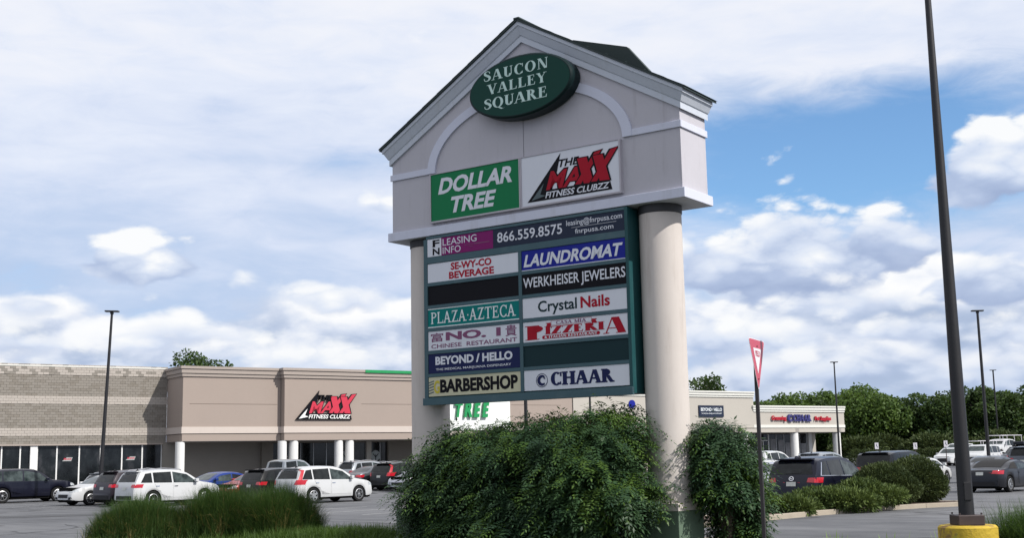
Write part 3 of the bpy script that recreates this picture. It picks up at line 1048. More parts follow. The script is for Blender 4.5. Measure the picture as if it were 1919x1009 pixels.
# sealed cracks and darker repair patches in the paving
M['tar'] = mat('crack_seal', (.022, .022, .024), .6, .2, 5)
M['patch'] = mat('repair_patch', (.062, .064, .070), .9, .15, 2, .5, 60, scale2=50)
for i in range(26):
    x, y = (random.uniform(-26, -3), random.uniform(33, 56)) if i % 2 else (random.uniform(8, 34), random.uniform(27, 62))
    a = R(random.choice((49, -41, 12))) + random.uniform(-.3, .3)
    pts_ = [(x, y)]
    for _ in range(random.randint(5, 11)):
        a += random.uniform(-.35, .35)
        pts_.append((pts_[-1][0] + math.cos(a) * .8, pts_[-1][1] + math.sin(a) * .8))
    b = MB()
    for (x0, y0), (x1, y1) in zip(pts_[:-1], pts_[1:]):
        L = math.hypot(x1 - x0, y1 - y0)
        v, f = strip(x0, y0, (x1 - x0) / L, (y1 - y0) / L, L, random.uniform(.03, .07), .006)
        b.add(v, f)
    tag(b.build('sealed_crack', M['tar']), kind='structure')
for (x, y, dx, dy, L, w) in ((-22, 47, .98, .2, 7, 2.2), (-10.5, 41, .9, -.3, 4, 1.6), (17, 33, .8, .6, 6, 1.8), (24, 47, .95, .3, 5, 2.4), (11.5, 31.5, .7, .7, 3.5, 1.2)):
    v, f = strip(x, y, dx, dy, L, w, .009)
    tag(MB().add(v, f).build('repair_patch', M['patch']), kind='structure')
# shrub island
isl = [(5.2, 31.6), (6.5, 33.9), (8.6, 36.3), (10.9, 38.4), (13.0, 39.9), (14.3, 40.55), (14.75, 41.0), (14.6, 41.7), (13.8, 42.4), (12.2, 42.6), (9.6, 40.4), (8.3, 39.0), (6.6, 36.9), (5.0, 34.6), (4.2, 32.6), (4.4, 31.6), (5.2, 31.6)]
tag(MB().plate(isl[:-1], -.2, .12).build('island_mulch', M['mulch']), kind='structure')
kerb_run(isl, 'island_kerb', 'kerb')

# ------------------------------------------------------------------ the shops
FX, FY = -37.83371657, 91.07240701
FROT = math.atan2(0.56640624, 0.82412619)
M['block_dark'] = mat('block_brown', (0.225, 0.205, 0.180), .9, .10, 1.0, .3, 40)
M['block_dark2'] = mat('block_brown_deep', (0.195, 0.175, 0.150), .9, .10, 1.0, .3, 40)
M['block_light'] = mat('block_buff', (0.385, 0.350, 0.315), .9, .06, 1.0, .3, 40)
M['eifs'] = mat('beige_render', (0.305, 0.252, 0.220), .9, .05, .5, .15, 40, stain=.12, stain_col=(.25, .21, .18), streak=True)
M['eifs_pale'] = mat('pale_render', (0.50, 0.44, 0.40), .9, .04, .5, .1, 40, stain=.15, stain_col=(.33, .29, .26), streak=True)
M['eifs_grey'] = mat('warm_grey_render', (0.41, 0.385, 0.345), .9, .04, .5, .1, 40, stain=.12, stain_col=(.3, .28, .25), streak=True)
M['cornice'] = mat('beige_cornice', (0.32, 0.275, 0.245), .85, .05, .8, stain=.2, stain_col=(.24, .21, .18), streak=True)
M['cornice_w'] = mat('white_cornice', (0.62, 0.62, 0.58), .8, .04, .8, stain=.15, stain_col=(.38, .37, .34), streak=True)
M['white_col'] = mat('white_column', (0.66, 0.66, 0.65), .7, .04, 1, stain=.2, stain_col=(.4, .38, .36), streak=True)
M['dark_joint'] = mat('dark_joint', (0.10, 0.075, 0.06), .9, .1)
M['soffit'] = mat('soffit_panel', (0.28, 0.26, 0.24), .9, .05)
M['mullion'] = mat('aluminium', (0.40, 0.41, 0.42), .4, .05, 2, metal=.4)
M['signwhite'] = mat('white_fascia', (0.74, 0.76, 0.74), .6, .02, 1)
M['green_sign'] = mat('green_letters', (0.006, 0.24, 0.07), .4, .05)
M['navy_sign'] = mat('navy_letters', (0.03, 0.03, 0.15), .5, .1)
M['red_sign'] = mat('red_letters', (0.42, 0.012, 0.03), .4, .05)
M['pink_red'] = mat('pink_red_letters', (0.50, 0.025, 0.055), .4, .05)
M['roofing'] = mat('flat_roof', (0.25, 0.24, 0.23), .9, .1)


def shop_glass():
    m, g, p = principled('shop_glass')
    tc = g.n('ShaderNodeTexCoord').outputs['Object']
    n = g.noise(g.vm('MULTIPLY', tc, (1.3, 1, .8)), .9, 4, .6)
    c = g.ramp(n, [(.35, (.004, .005, .006)), (.55, (.012, .015, .017)), (.72, (.045, .045, .05))])
    g.set(p.inputs['Base Color'], c)
    p.inputs['Roughness'].default_value = .08
    p.inputs['Specular IOR Level'].default_value = .35
    return m


M['shopglass'] = shop_glass()
M['display'] = mat('window_display', (0.20, 0.20, 0.21), .5, .8, 1.6, scale2=5)
M['decal'] = mat('window_decal', (0.30, 0.33, 0.33), .6, .2, 8)


def bld(name, label):
    return empty(name, (FX, FY, 0), FROT, label, 'building')


def panes(parent, xs_, y, z0, z1, thick=.05, sill=.0, m=None, mull=None):
    for a, c in zip(xs_[:-1], xs_[1:]):
        o = MB().box(a + thick / 2, c - thick / 2, y, y + .03, z0, z1).build('window_pane', m or M['shopglass'], parent)
    for a in xs_:
        MB().box(a - thick / 2, a + thick / 2, y - .06, y + .04, z0, z1).build('mullion', mull or M['mullion'], parent)


fit_b = bld('fitness_building', 'long low building with banded brown block wall and beige canopy carrying the red fitness logo')
# block wall: every course laid, joints open, joined because there are far more than 300 and each is small in the picture
lay = {0: MB(), 1: MB(), 2: MB()}
bh, bw = .2, .4
zc = 3.62
r_ = 0
while zc < 9.42:
    light = (4.2 <= zc + .1 <= 4.76) or (6.58 <= zc + .1 <= 7.28) or zc > 8.78
    x = -26.0 + (r_ % 2) * bw / 2
    while x < 12.25:
        pr = random.uniform(-.012, .012) - (.03 if light else 0)
        k = 2 if light else (1 if random.random() < (.28 if zc < 8.6 else .5) else 0)
        if light and zc > 8.78 and random.random() < .25: k = 0
        lay[k].box(x + .006, min(x + bw, 12.345) - .006, pr, .2, zc + .006, zc + bh - .006)
        x += bw
    zc += bh
    r_ += 1
MB().box(-26, 12.345, .05, .6, 3.60, 9.43).build('wall', M['block_dark2'], fit_b)
for k, mm in ((0, 'block_dark'), (1, 'block_dark2'), (2, 'block_light')):
    lay[k].build('block_courses', M[mm], fit_b, kind='stuff')
MB().box(-26, 12.3, -.06, .6, 9.432, 9.53).build('coping', M['cornice_w'], fit_b)
MB().box(-26, 12.06, -.045, .25, 3.50, 3.618).build('lintel', M['cornice'], fit_b)
panes(fit_b, [-14, -11.6, -9.2, -7.0, -4.7, -2.3, .1, 1.41], .25, .1, 3.5, .10, mull=M['white_col'])
panes(fit_b, [2.62, 4.05, 5.70, 7.3, 8.94, 10.52, 12.06], .25, .1, 3.5, .10, mull=M['white_col'])
MB().box(2.10, 2.60, .06, .35, 0, 3.5).build('pillar', M['white_col'], fit_b)
MB().box(1.46, 2.09, .27, .30, .1, 3.5).build('window_pane', M['shopglass'], fit_b)
for sx in (4.85, 9.65):
    polyface([[(sx - .40, 2.32), (sx + .28, 2.32), (sx + .38, 2.60), (sx - .05, 2.60)]], M['decal'], fit_b, .24, 'window_sticker')
    text('MAXX', (sx - .28, sx + .32, 2.40, 2.55), M['pink_red'], fit_b, .235, .03, .2)
MB().box(12.08, 20.3, .02, .5, 0, 3.66).build('rear_wall', M['block_dark'], fit_b)
MB().box(20.3, 21.3, -.3, .5, 0, 3.66).build('rear_wall', M['block_dark2'], fit_b)


def canopy(parent, x0, x1, y0, ztop, zs, wallm, bandm, corm, back=0.0, band=(4.25, 4.76), corn=.80, green=None, left=True):
    MB().box(x0, x1, -y0, back, zs, ztop - corn).build('fascia_wall', wallm, parent)
    MB().box(x0 - .07, x1 + .02, -y0 - .07, back, band[0], band[1]).build('band', bandm, parent)
    MB().box(x0 - .012, x1, -y0 - .012, back, band[0] - .05, band[0] - .003).build('joint', M['dark_joint'], parent)
    c = MB()
    c.box(x0 - .10, x1 + .02, -y0 - .10, back, ztop - corn + .002, ztop - corn * .72)
    c.box(x0 - .18, x1 + .02, -y0 - .18, back, ztop - corn * .72 + .03, ztop - corn * .30)
    c.box(x0 - .26, x1 + .02, -y0 - .26, back, ztop - corn * .30 + .03, ztop)
    c.build('cornice', corm, parent)
    c = MB()
    c.box(x0 - .08, x1, -y0 - .08, back, ztop - corn * .72, ztop - corn * .72 + .03)
    c.box(x0 - .16, x1, -y0 - .16, back, ztop - corn * .30, ztop - corn * .30 + .03)
    c.build('joint', M['dark_joint'], parent)
    MB().box(x0 + .05, x1 - .05, -y0 + .05, back, zs - .04, zs - .002).build('soffit', M['soffit'], parent)


canopy(fit_b, 12.35, 20.47, 3.6, 9.46, 3.66, M['eifs'], M['eifs_pale'], M['cornice'])
canopy(fit_b, 20.50, 32.25, 4.3, 9.46, 3.66, M['eifs'], M['eifs_pale'], M['cornice'])
MB().box(12.9, 20.2, -3.606, -3.59, 6.53, 6.56).build('joint', M['dark_joint'], fit_b)
MB().box(27.4, 32.2, -4.306, -4.29, 6.60, 6.63).build('joint', M['dark_joint'], fit_b)
MB().box(27.65, 32.25, -4.59, -4.45, 9.22, 9.462).build('green_stripe', M['green_sign'], fit_b)
MB().box(-26, 32.2, .6, 26, 9.2, 9.3).build('roof', M['roofing'], fit_b)
for cx_, cy_ in ((12.35, -3.2), (20.5, -3.9), (21.5, -3.9), (25.5, -3.9), (26.5, -3.9)):
    MB().lathe([(.36, 0), (.36, 3.62)], 24, cx_, cy_).build('column', M['white_col'], fit_b, smooth=40)
panes(fit_b, [21.3, 22.2, 22.9, 24.0, 25.2, 26.4, 27.6, 28.9, 30.2], .3, .3, 3.5, .06)
panes(fit_b, [30.7, 31.6, 32.6], .3, .3, 3.5, .06)
MB().box(30.2, 30.67, .1, .5, 0, 3.6).build('pillar', M['eifs_grey'], fit_b)
MB().box(21.2, 34, .33, .6, 3.5, 3.66).build('rear_wall', M['block_dark2'], fit_b)
b = MB()
b.box(22.2, 22.9, .2, .24, 2.3, 2.42)
b.build('door_rail', M['eifs_pale'], fit_b)
for sx in (28.25, 31.15):
    seg_ = []
    for i in range(24):
        a, b_ = 2 * math.pi * i / 24, 2 * math.pi * (i + 1) / 24
        seg_.append([(sx, 2.35), (sx + .46 * math.cos(a), 2.35 + .46 * math.sin(a)), (sx + .46 * math.cos(b_), 2.35 + .46 * math.sin(b_))])
    o = MB()
    o.add([(sx, .23, 2.35)] + [(sx + .46 * math.cos(2 * math.pi * i / 24), .23, 2.35 + .46 * math.sin(2 * math.pi * i / 24)) for i in range(24)], [(0, i + 1, (i + 1) % 24 + 1) for i in range(24)])
    o = o.build('window_sticker', M['decal'], fit_b)
    polyface([[(sx - .05, 1.95), (sx + .05, 1.95), (sx + .03, 2.45), (sx - .03, 2.45)], [(sx + .03, 2.2), (sx + .30, 2.5), (sx + .25, 2.55), (sx, 2.28)], [(sx - .3, 2.5), (sx - .03, 2.2), (sx, 2.28), (sx - .25, 2.55)]], M['black'], o, .222, 'tree_print')
lg = MB().box(21.6, 26.4, -4.32, -4.302, 5.32, 5.36).build('wall_logo', M['black'], fit_b)
club_logo((21.42, 26.55, 5.30, 7.66), lg, -4.45, (M['black'], M['pink_red'], M['signwhite'], M['signwhite']), .012, .12)

disc = bld('discount_store_building', 'beige retail building partly behind the sign with a white fascia and green letters')
canopy(disc, 32.35, 35.7, 4.25, 9.4, 3.7, M['eifs'], M['eifs_pale'], M['cornice'])
MB().box(35.72, 42.4, -4.25, 0, 3.7, 4.4).build('fascia_wall', M['eifs_pale'], disc)
MB().box(35.72, 42.4, -4.34, 0, 4.402, 9.3).build('white_fascia', M['signwhite'], disc)
canopy(disc, 42.42, 49.5, 4.25, 9.4, 3.7, M['eifs'], M['eifs_pale'], M['cornice'])
MB().box(32.3, 49.5, .0, .4, 0, 3.7).build('rear_wall', M['block_dark2'], disc)
MB().box(42.6, 48.2, -4.256, -4.24, 6.65, 6.68).build('joint', M['dark_joint'], disc)
MB().box(32.3, 49.5, .0, 24, 9.0, 9.1).build('roof', M['roofing'], disc)
for ltr, a, c in (('T', 36.45, 37.25), ('R', 37.35, 38.2), ('E', 38.35, 39.1), ('E', 39.25, 40.0)):
    text(ltr, (a, c, 5.52, 6.86), M['green_sign'], disc, -4.52, .05, .22, .09)
for i, ltr in enumerate('DOLLAR'):
    text(ltr, (36.3 + i * .97, 37.1 + i * .97, 7.2, 8.5), M['green_sign'], disc, -4.52, .05, .22, .09)
for cx_ in (33.5, 38.5, 44, 48.8):
    MB().lathe([(.36, 0), (.36, 3.66)], 20, cx_, -3.8).build('column', M['white_col'], disc, smooth=40)

row_b = bld('shop_row_building', 'pale grey shop row with white cornice, round columns and red and navy letters')
canopy(row_b, 49.6, 73.2, 4.3, 8.28, 4.05, M['eifs_grey'], M['eifs_grey'], M['cornice_w'], band=(4.52, 4.56), corn=.62)
canopy(row_b, 73.22, 87.2, 4.25, 6.86, 4.05, M['eifs_grey'], M['cornice_w'], M['cornice_w'], band=(4.53, 4.83), corn=.66)
MB().box(49.6, 87.0, 3.0, 3.4, 0, 4.1).build('rear_wall', M['eifs_grey'], row_b)
MB().box(49.6, 87.0, 0, 22, 6.2, 6.3).build('roof', M['roofing'], row_b)
MB().box(86.2, 86.9, -.2, 20, 0, 6.2).build('end_wall', M['eifs_grey'], row_b)
for cx_ in (55, 61, 66.5, 72.3, 79.65, 86.35):
    MB().lathe([(.44, 0), (.44, 4.01)], 24, cx_, -3.75).build('column', M['white_col'], row_b, smooth=40)
    MB().box(cx_ - .26, cx_ + .26, -4.262 - .008 * (cx_ < 73), -4.1, 4.08, 4.50).build('downpipe_head', M['soffit'], row_b)
# shop windows, glazed door, goods in the window
panes(row_b, [60, 62, 64, 66, 68, 70, 72, 73.6, 75.1, 76.6], -1.2, 1.2, 3.9, .08)
panes(row_b, [78.4, 79.5, 80.7, 82, 83.2, 84.3], -1.2, 1.2, 3.9, .08)
MB().box(60, 76.6, -1.22, -1.1, .2, 1.18).build('stall_riser', M['eifs_pale'], row_b)
MB().box(78.4, 84.3, -1.22, -1.1, .2, 1.18).build('stall_riser', M['eifs_pale'], row_b)
for a, c, h in ((73.8, 74.6, 2.9), (78.6, 79.4, 3.4), (79.8, 80.6, 3.3), (80.9, 81.9, 3.0), (82.1, 83.1, 3.1), (83.4, 84.2, 2.9), (75.3, 75.7, 3.2)):
    MB().box(a, c, -1.24, -1.21, 1.3, h).build('window_poster', M['display'], row_b)
dr = MB().box(76.7, 78.3, -1.2, -1.15, .3, 3.3).build('door', M['shopglass'], row_b)
b = MB()
for a, c, d, e in ((76.66, 76.78, .3, 3.9), (77.44, 77.56, .3, 3.2), (78.24, 78.36, .3, 3.9), (76.66, 78.36, 3.2, 3.3)):
    b.box(a, c, -1.26, -1.19, d, e)
b.build('door_frame', M['white_col'], dr)
MB().box(76.7, 78.3, -1.2, -1.15, 3.32, 3.9).build('window_pane', M['shopglass'], row_b)
MB().box(84.5, 85.0, -1.4, -.9, 0, 4.0).build('pillar', M['white_col'], row_b)
bs = MB().box(65.4, 68.8, -4.42, -4.302, 5.64, 6.80).build('shop_sign', M['slate'], row_b)
text('BEYOND / HELLO', (65.65, 68.55, 6.22, 6.56), M['ink_white'], bs, -4.424, .02)
text('THE MEDICAL MARIJUANA DISPENSARY', (65.7, 68.5, 5.90, 6.04), M['ink_white'], bs, -4.424, .01)
o = MB()
o.lathe([(.40, -4.40), (.40, -4.302)], 28, 56.7, 6.85, axis='y')
o.build('shop_sign', M['blue'], row_b)
text('Grooming', (75.70, 77.88, 5.18, 5.80), M['red_sign'], row_b, -4.40, .03, .1, .07)
text('Pet Supplies', (82.3, 84.85, 5.16, 5.75), M['red_sign'], row_b, -4.40, .03, .1, .07)
serif_text('CHAAR', (79.0, 81.75, 5.20, 5.93), M['navy_sign'], row_b, -4.45, T=.25, t=.13, gap=.03, sh=.11, so=.06, ex=.12)
crescent_logo((78.05, 79.0, 5.14, 5.98), M['navy_sign'], row_b, -4.44, .12)


# ------------------------------------------------------------------ foliage
def np_mesh(name, V, F, smooth=False):
    """V (n,3), F (m,k) arrays -> mesh, quick"""
    me = bpy.data.meshes.new(name)
    k = F.shape[1]
    me.vertices.add(len(V))
    me.vertices.foreach_set('co', V.astype(np.float32).ravel())
    me.loops.add(F.size)
    me.loops.foreach_set('vertex_index', F.astype(np.int32).ravel())
    me.polygons.add(len(F))
    me.polygons.foreach_set('loop_start', np.arange(0, F.size, k, dtype=np.int32))
    me.update(calc_edges=True)
    if smooth: me.polygons.foreach_set('use_smooth', [True] * len(F))
    return me


def unit(a):
    return a / np.maximum(np.linalg.norm(a, axis=-1, keepdims=True), 1e-9)


def leaf_quads(C, D, N, L, Wd):
    """diamond leaves: base C, direction D, approx normal N, length L, width Wd"""
    D = unit(D)
    S = unit(np.cross(D, N))
    L = np.asarray(L).reshape(-1, 1)
    Wd = np.asarray(Wd).reshape(-1, 1)
    a = C
    b = C + D * L * .45 + S * Wd * .5
    c = C + D * L
    d = C + D * L * .45 - S * Wd * .5
    V = np.stack([a, b, c, d], 1).reshape(-1, 3)
    F = np.arange(len(V)).reshape(-1, 4)
    return V, F


def stems_mesh(base, tips, r0, r1, m, name, parent):
    b = MB()
    for t_ in tips:
        mid = (Vector(base) + Vector(t_)) / 2 + Vector((random.uniform(-.1, .1), random.uniform(-.1, .1), .12))
        b.tube([base, mid, t_], [r0, (r0 + r1) / 2, r1], 5)
    return b.build(name, m, parent, smooth=60)


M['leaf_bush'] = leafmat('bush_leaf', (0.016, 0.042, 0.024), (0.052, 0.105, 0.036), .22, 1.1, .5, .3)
M['leaf_bush_lit'] = leafmat('bush_leaf_lit', (0.045, 0.10, 0.025), (0.11, 0.185, 0.035), .3, 1.1, .5, .3)  # brighter copy of the bush leaf, sunlit look put into its colour
M['leaf_juniper'] = leafmat('juniper_spray', (0.034, 0.062, 0.022), (0.115, 0.155, 0.038), .12, 1.2, .6, .2)
M['leaf_yew'] = leafmat('clipped_shrub_leaf', (0.028, 0.048, 0.020), (0.085, 0.110, 0.036), .12, 1.5, .6, .2)
M['leaf_tree'] = leafmat('tree_leaf', (0.018, 0.040, 0.014), (0.070, 0.112, 0.030), .28, .35, .55, .2)
M['leaf_tree2'] = leafmat('tree_leaf_bright', (0.034, 0.070, 0.018), (0.105, 0.165, 0.036), .3, .35, .55, .2)
M['grass'] = leafmat('grass_blade', (0.026, 0.058, 0.018), (0.078, 0.135, 0.038), .3, .8, .55, .2)
M['grass_low'] = leafmat('low_grass_blade', (0.035, 0.07, 0.014), (0.10, 0.165, 0.035), .3, .9, .55, .2)
M['lily'] = leafmat('day_lily_leaf', (0.12, 0.24, 0.02), (0.26, 0.42, 0.045), .35, 3, .45, .3)
M['dry'] = leafmat('dry_blade', (0.16, 0.13, 0.05), (0.30, 0.25, 0.10), .2, 3)
M['bark'] = mat('bark', (0.085, 0.065, 0.05), .9, .3, 4, .6, 30)


def blob_field(lobes, n, shell=.35):
    """points spread through ellipsoid lobes, mostly near their surface; returns points and outward directions"""
    w = np.array([l[3] * l[4] * l[5] for l in lobes]) ** (2 / 3)
    idx = rng.choice(len(lobes), n, p=w / w.sum())
    A = np.array(lobes)[idx]
    d = unit(rng.normal(size=(n, 3)))
    rr = 1 - shell * rng.random((n, 1)) ** 1.6
    P_ = A[:, :3] + d * A[:, 3:6] * rr
    o = unit(d / A[:, 3:6])
    return P_, o


def frond_bush(name, loc, rz, lobes, n, label, frond=.33, cat='shrub', lit=.25, zmin=.02, clip=None):
    """arching shrub whose hanging pinnate leaves lie in layers"""
    root = empty(name, loc, rz, label, cat)
    tuft = 9
    P_, O = blob_field(lobes, n // tuft, .42)
    P_ = np.repeat(P_, tuft, axis=0)
    O = np.repeat(O, tuft, axis=0)
    P_ = P_ + rng.normal(size=P_.shape) * np.array([.15, .15, .035]) - O * (rng.random((len(P_), 1)) * .10)
    keep = P_[:, 2] > zmin
    if clip is not None: keep &= clip(P_)
    P_, O = P_[keep], O[keep]
    n = len(P_)
    D_ = unit(O * np.array([1, 1, .15]) + rng.normal(scale=.35, size=(n, 3)) + np.array([0, 0, -.28]))
    Nn = unit(np.array([0, 0, 1.0]) + O * .5 + rng.normal(scale=.25, size=(n, 3)))
    Lf = frond * (0.65 + .6 * rng.random(n))
    litm = (np.sin(P_[:, 0] * 5.1 + 1.3 * np.sin(P_[:, 2] * 4.3)) * np.cos(P_[:, 2] * 6.7 + P_[:, 1] * 3) + rng.normal(scale=.35, size=n)) > (1 - 2.1 * lit)  # scattered clumps that get the painted sunlit leaf colour
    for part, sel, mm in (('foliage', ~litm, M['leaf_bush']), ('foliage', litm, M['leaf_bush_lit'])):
        p, dd, nn, lf = P_[sel], D_[sel], Nn[sel], Lf[sel]
        S = unit(np.cross(dd, nn))
        Vs, Fs, off = [], [], 0
        K = 5
        for k in range(K):
            t_ = (k + .6) / K
            droop = np.array([0, 0, -1.0]) * (t_ ** 2)[..., None] * lf[:, None] * .45 if isinstance(t_, np.ndarray) else np.array([0, 0, -1.0]) * t_ ** 2 * lf[:, None] * .45
            c = p + dd * lf[:, None] * t_ + droop
            for sg in (-1, 1):
                ld = unit(S * sg + dd * .55 + np.array([0, 0, -.30]) + rng.normal(scale=.12, size=c.shape))
                V, F = leaf_quads(c, ld, nn, lf * .34 * (1 - .3 * t_) * (.8 + .4 * rng.random(len(lf))), lf * .095)
                Vs.append(V)
                Fs.append(F + off)
                off += len(V)
        V, F = leaf_quads(p + dd * lf[:, None] + np.array([0, 0, -.45]) * lf[:, None], dd + np.array([0, 0, -.5]), nn, lf * .32, lf * .11)
        Vs.append(V)
        Fs.append(F + off)
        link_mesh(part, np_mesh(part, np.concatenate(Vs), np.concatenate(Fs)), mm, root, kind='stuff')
    tw = MB()
    for j in rng.choice(len(P_), 120, replace=False):
        p = Vector(P_[j].tolist())
        o_ = Vector(O[j].tolist())
        tw.tube([p - o_ * .35, p, p + o_ * .10 + Vector((0, 0, .05))], [.006, .004, .002], 3)
    tw.build('twigs', M['bark'], root, kind='stuff')
    tips = [(l[0] + random.uniform(-.3, .3) * l[3], l[1] + random.uniform(-.3, .3) * l[4], l[2] + random.uniform(-.1, .4) * l[5]) for l in lobes for _ in range(3)]
    cx_, cy_ = np.mean([l[0] for l in lobes]), np.mean([l[1] for l in lobes])
    stems_mesh((cx_, cy_, 0), tips, .05, .012, M['bark'], 'stems', root)
    return root


# big shrub between the columns (in the sign's own axes), second one behind the right column
lob = [(-3.4, -.55, 1.25, 1.9, 1.0, 1.35), (-5.15, -.55, 1.15, .80, .9, 1.25), (-1.9, -.65, 1.3, 1.0, 1.0, 1.34), (-4.4, -.4, 1.70, 1.0, .8, .90), (-2.6, -.4, 1.82, 1.1, .8, .88),
       (-1.45, -.5, 1.92, .55, .7, .80), (-5.5, -.7, 1.0, .45, .6, .7), (-3.3, -.9, .55, 1.9, .8, .65), (-.92, -.75, 1.2, .42, .6, .45), (-5.35, -.4, 1.75, .48, .6, .52), (-4.9, -.2, 2.08, .42, .5, .42),
       (-3.7, -.1, 2.22, .75, .5, .44), (-1.35, -.2, 2.42, .30, .4, .40), (-3.0, .1, 2.50, .25, .4, .24), (-2.2, .0, 2.55, .25, .4, .24), (-4.4, .1, 2.32, .3, .4, .24), (-1.75, .0, 2.62, .25, .3, .25)]
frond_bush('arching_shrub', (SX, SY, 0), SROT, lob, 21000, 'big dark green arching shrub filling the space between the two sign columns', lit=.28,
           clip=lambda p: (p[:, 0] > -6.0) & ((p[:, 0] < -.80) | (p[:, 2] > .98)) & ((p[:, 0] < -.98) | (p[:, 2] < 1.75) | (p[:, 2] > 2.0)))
lob = [(.0, .95, 1.1, .34, .6, 1.15), (.02, .9, 1.75, .32, .5, .62), (-.02, 1.35, .95, .30, .4, .60), (-.18, 1.0, 2.15, .25, .5, .38), (-.15, 1.6, .42, .40, .4, .48), (-.10, 1.5, 1.2, .36, .4, .7), (-.15, 1.3, 1.95, .36, .4, .50), (-.35, 1.1, 1.7, .4, .5, .7), (.05, .9, 1.4, .38, .5, .5)]
frond_bush('arching_shrub', (SX + .15, SY + .05, 0), SROT, lob, 7000, 'tall narrow arching shrub rising behind the right-hand sign column and its plinth', lit=.2, clip=lambda p: (p[:, 2] > 1.15) | (p[:, 1] > 1.15))


def spray_shrub(name, loc, lobes, n, label, m, size=.13, up_=.25, cat='shrub', group=None, stems=True):
    root = empty(name, loc, 0, label, cat, group)
    P_, O = blob_field(lobes, n, .28)
    keep = P_[:, 2] > .0
    P_, O = P_[keep], O[keep]
    n = len(P_)
    Vs, Fs, off = [], [], 0
    for k in range(3):
        dd = unit(O + rng.normal(scale=.55, size=(n, 3)) + np.array([0, 0, up_]))
        nn = unit(rng.normal(size=(n, 3)) + O * .6)
        V, F = leaf_quads(P_ + rng.normal(scale=size * .2, size=(n, 3)), dd, nn, size * (.6 + .7 * rng.random(n)), size * .34)
        Vs.append(V)
        Fs.append(F + off)
        off += len(V)
    link_mesh('foliage', np_mesh('foliage', np.concatenate(Vs), np.concatenate(Fs)), m, root, kind='stuff')
    if stems:
        tips = [(l[0], l[1], l[2]) for l in lobes]
        stems_mesh((np.mean([l[0] for l in lobes]), np.mean([l[1] for l in lobes]), 0), tips, .05, .02, M['bark'], 'stems', root)
    return root


# island: spreading junipers then two clipped rounds
jl = lambda s, k=7: [(random.uniform(-.75, .75) * s, random.uniform(-.5, .5) * s, .30 + random.uniform(0, .35) * s, random.uniform(.40, .75) * s, random.uniform(.4, .6) * s, random.uniform(.28, .42) * s) for _ in range(k)]
spray_shrub('juniper', (8.05, 36.6, .1), [(a * 1.0, b, c * .38, d * .9, e * .9, f * .6) for a, b, c, d, e, f in jl(.9)], 4200, 'low spreading juniper at the near tip of the island, behind the dark hatchback bumper', M['leaf_juniper'], .15)
spray_shrub('juniper', (9.35, 37.85, .1), [(a, b, c * .55, d * 1.15, e, f * .7) for a, b, c, d, e, f in jl(1.15)], 6500, 'widest spreading juniper in the middle of the kerbed island', M['leaf_juniper'], .15)
spray_shrub('juniper', (10.75, 39.0, .1), [(a, b, c * .62, d * 1.15, e, f * .8) for a, b, c, d, e, f in jl(1.1)] + [(0, 0, .45, .7, .6, .4)], 6500, 'taller spreading juniper touching the clipped round shrubs on the island', M['leaf_juniper'], .15)
spray_shrub('clipped_shrub', (11.85, 40.2, .1), [(0, 0, .66, .92, .8, .66), (-.5, 0, .52, .6, .6, .48), (.3, -.1, .5, .85, .7, .45)], 9500, 'round clipped dark shrub between the juniper and the last shrub on the island', M['leaf_yew'], .10)
spray_shrub('clipped_shrub', (13.25, 41.4, .1), [(0, 0, .76, .88, .80, .76), (.25, 0, .6, .8, .7, .6), (-.4, .1, .65, .6, .6, .55)], 9500, 'round clipped shrub at the far rounded end of the kerbed island', M['leaf_yew'], .10)


def blades(name, xy, h, lean, width, m, label=None, z0=.08, parent=None, droop=.5, kind=None, mound=None, mr=(1, 1)):
    n = len(xy)
    a = rng.random(n) * 2 * np.pi
    dirn = np.stack([np.cos(a), np.sin(a), np.zeros(n)], 1)
    side = np.stack([-np.sin(a), np.cos(a), np.zeros(n)], 1)
    H = h * (.55 + .5 * rng.random(n))
    if mound is not None:
        H = H * (1.08 - mound * np.clip(((xy / np.array(mr)) ** 2).sum(1), 0, 1.2))
    Ln = lean * (.2 + rng.random(n))
    base = np.concatenate([xy, np.full((n, 1), z0)], 1)
    pts = []
    for t_ in (0, .4, .75, 1.0):
        z = H * (t_ - droop * Ln * t_ ** 3)
        pts.append(base + dirn * (Ln * H * t_ ** 1.8)[:, None] + np.stack([np.zeros(n), np.zeros(n), z], 1))
    w = [width, width * .85, width * .55]
    rows = []
    for i in range(3):
        rows += [pts[i] - side * w[i] / 2, pts[i] + side * w[i] / 2]
    V = np.stack(rows + [pts[3]], 1).reshape(-1, 3)
    b = np.arange(n)[:, None] * 7
    F4 = np.concatenate([b + np.array([[0, 1, 3, 2]]), b + np.array([[2, 3, 5, 4]]), b + np.array([[4, 5, 6, 6]])])
    F3 = None
    tri = np.concatenate([b + np.array([[0, 1, 3]]), b + np.array([[0, 3, 2]]), b + np.array([[2, 3, 5]]), b + np.array([[2, 5, 4]]), b + np.array([[4, 5, 6]])])
    return link_mesh(name, np_mesh(name, V, tri), m, parent, kind=kind)


def clump_xy(cx_, cy_, rx, ry, n, tuft=26):
    k = max(1, n // tuft)
    c = rng.normal(size=(k, 2)) * .42
    c = c[np.linalg.norm(c, axis=1) < 1.0]
    c = np.concatenate([c, rng.random((k // 2, 2)) * 2 - 1])
    c = c[np.linalg.norm(c, axis=1) < 1.0]
    r_ = np.repeat(c, tuft, axis=0) * np.array([rx, ry]) + rng.normal(scale=.07, size=(len(c) * tuft, 2))
    return r_ + np.array([cx_, cy_])


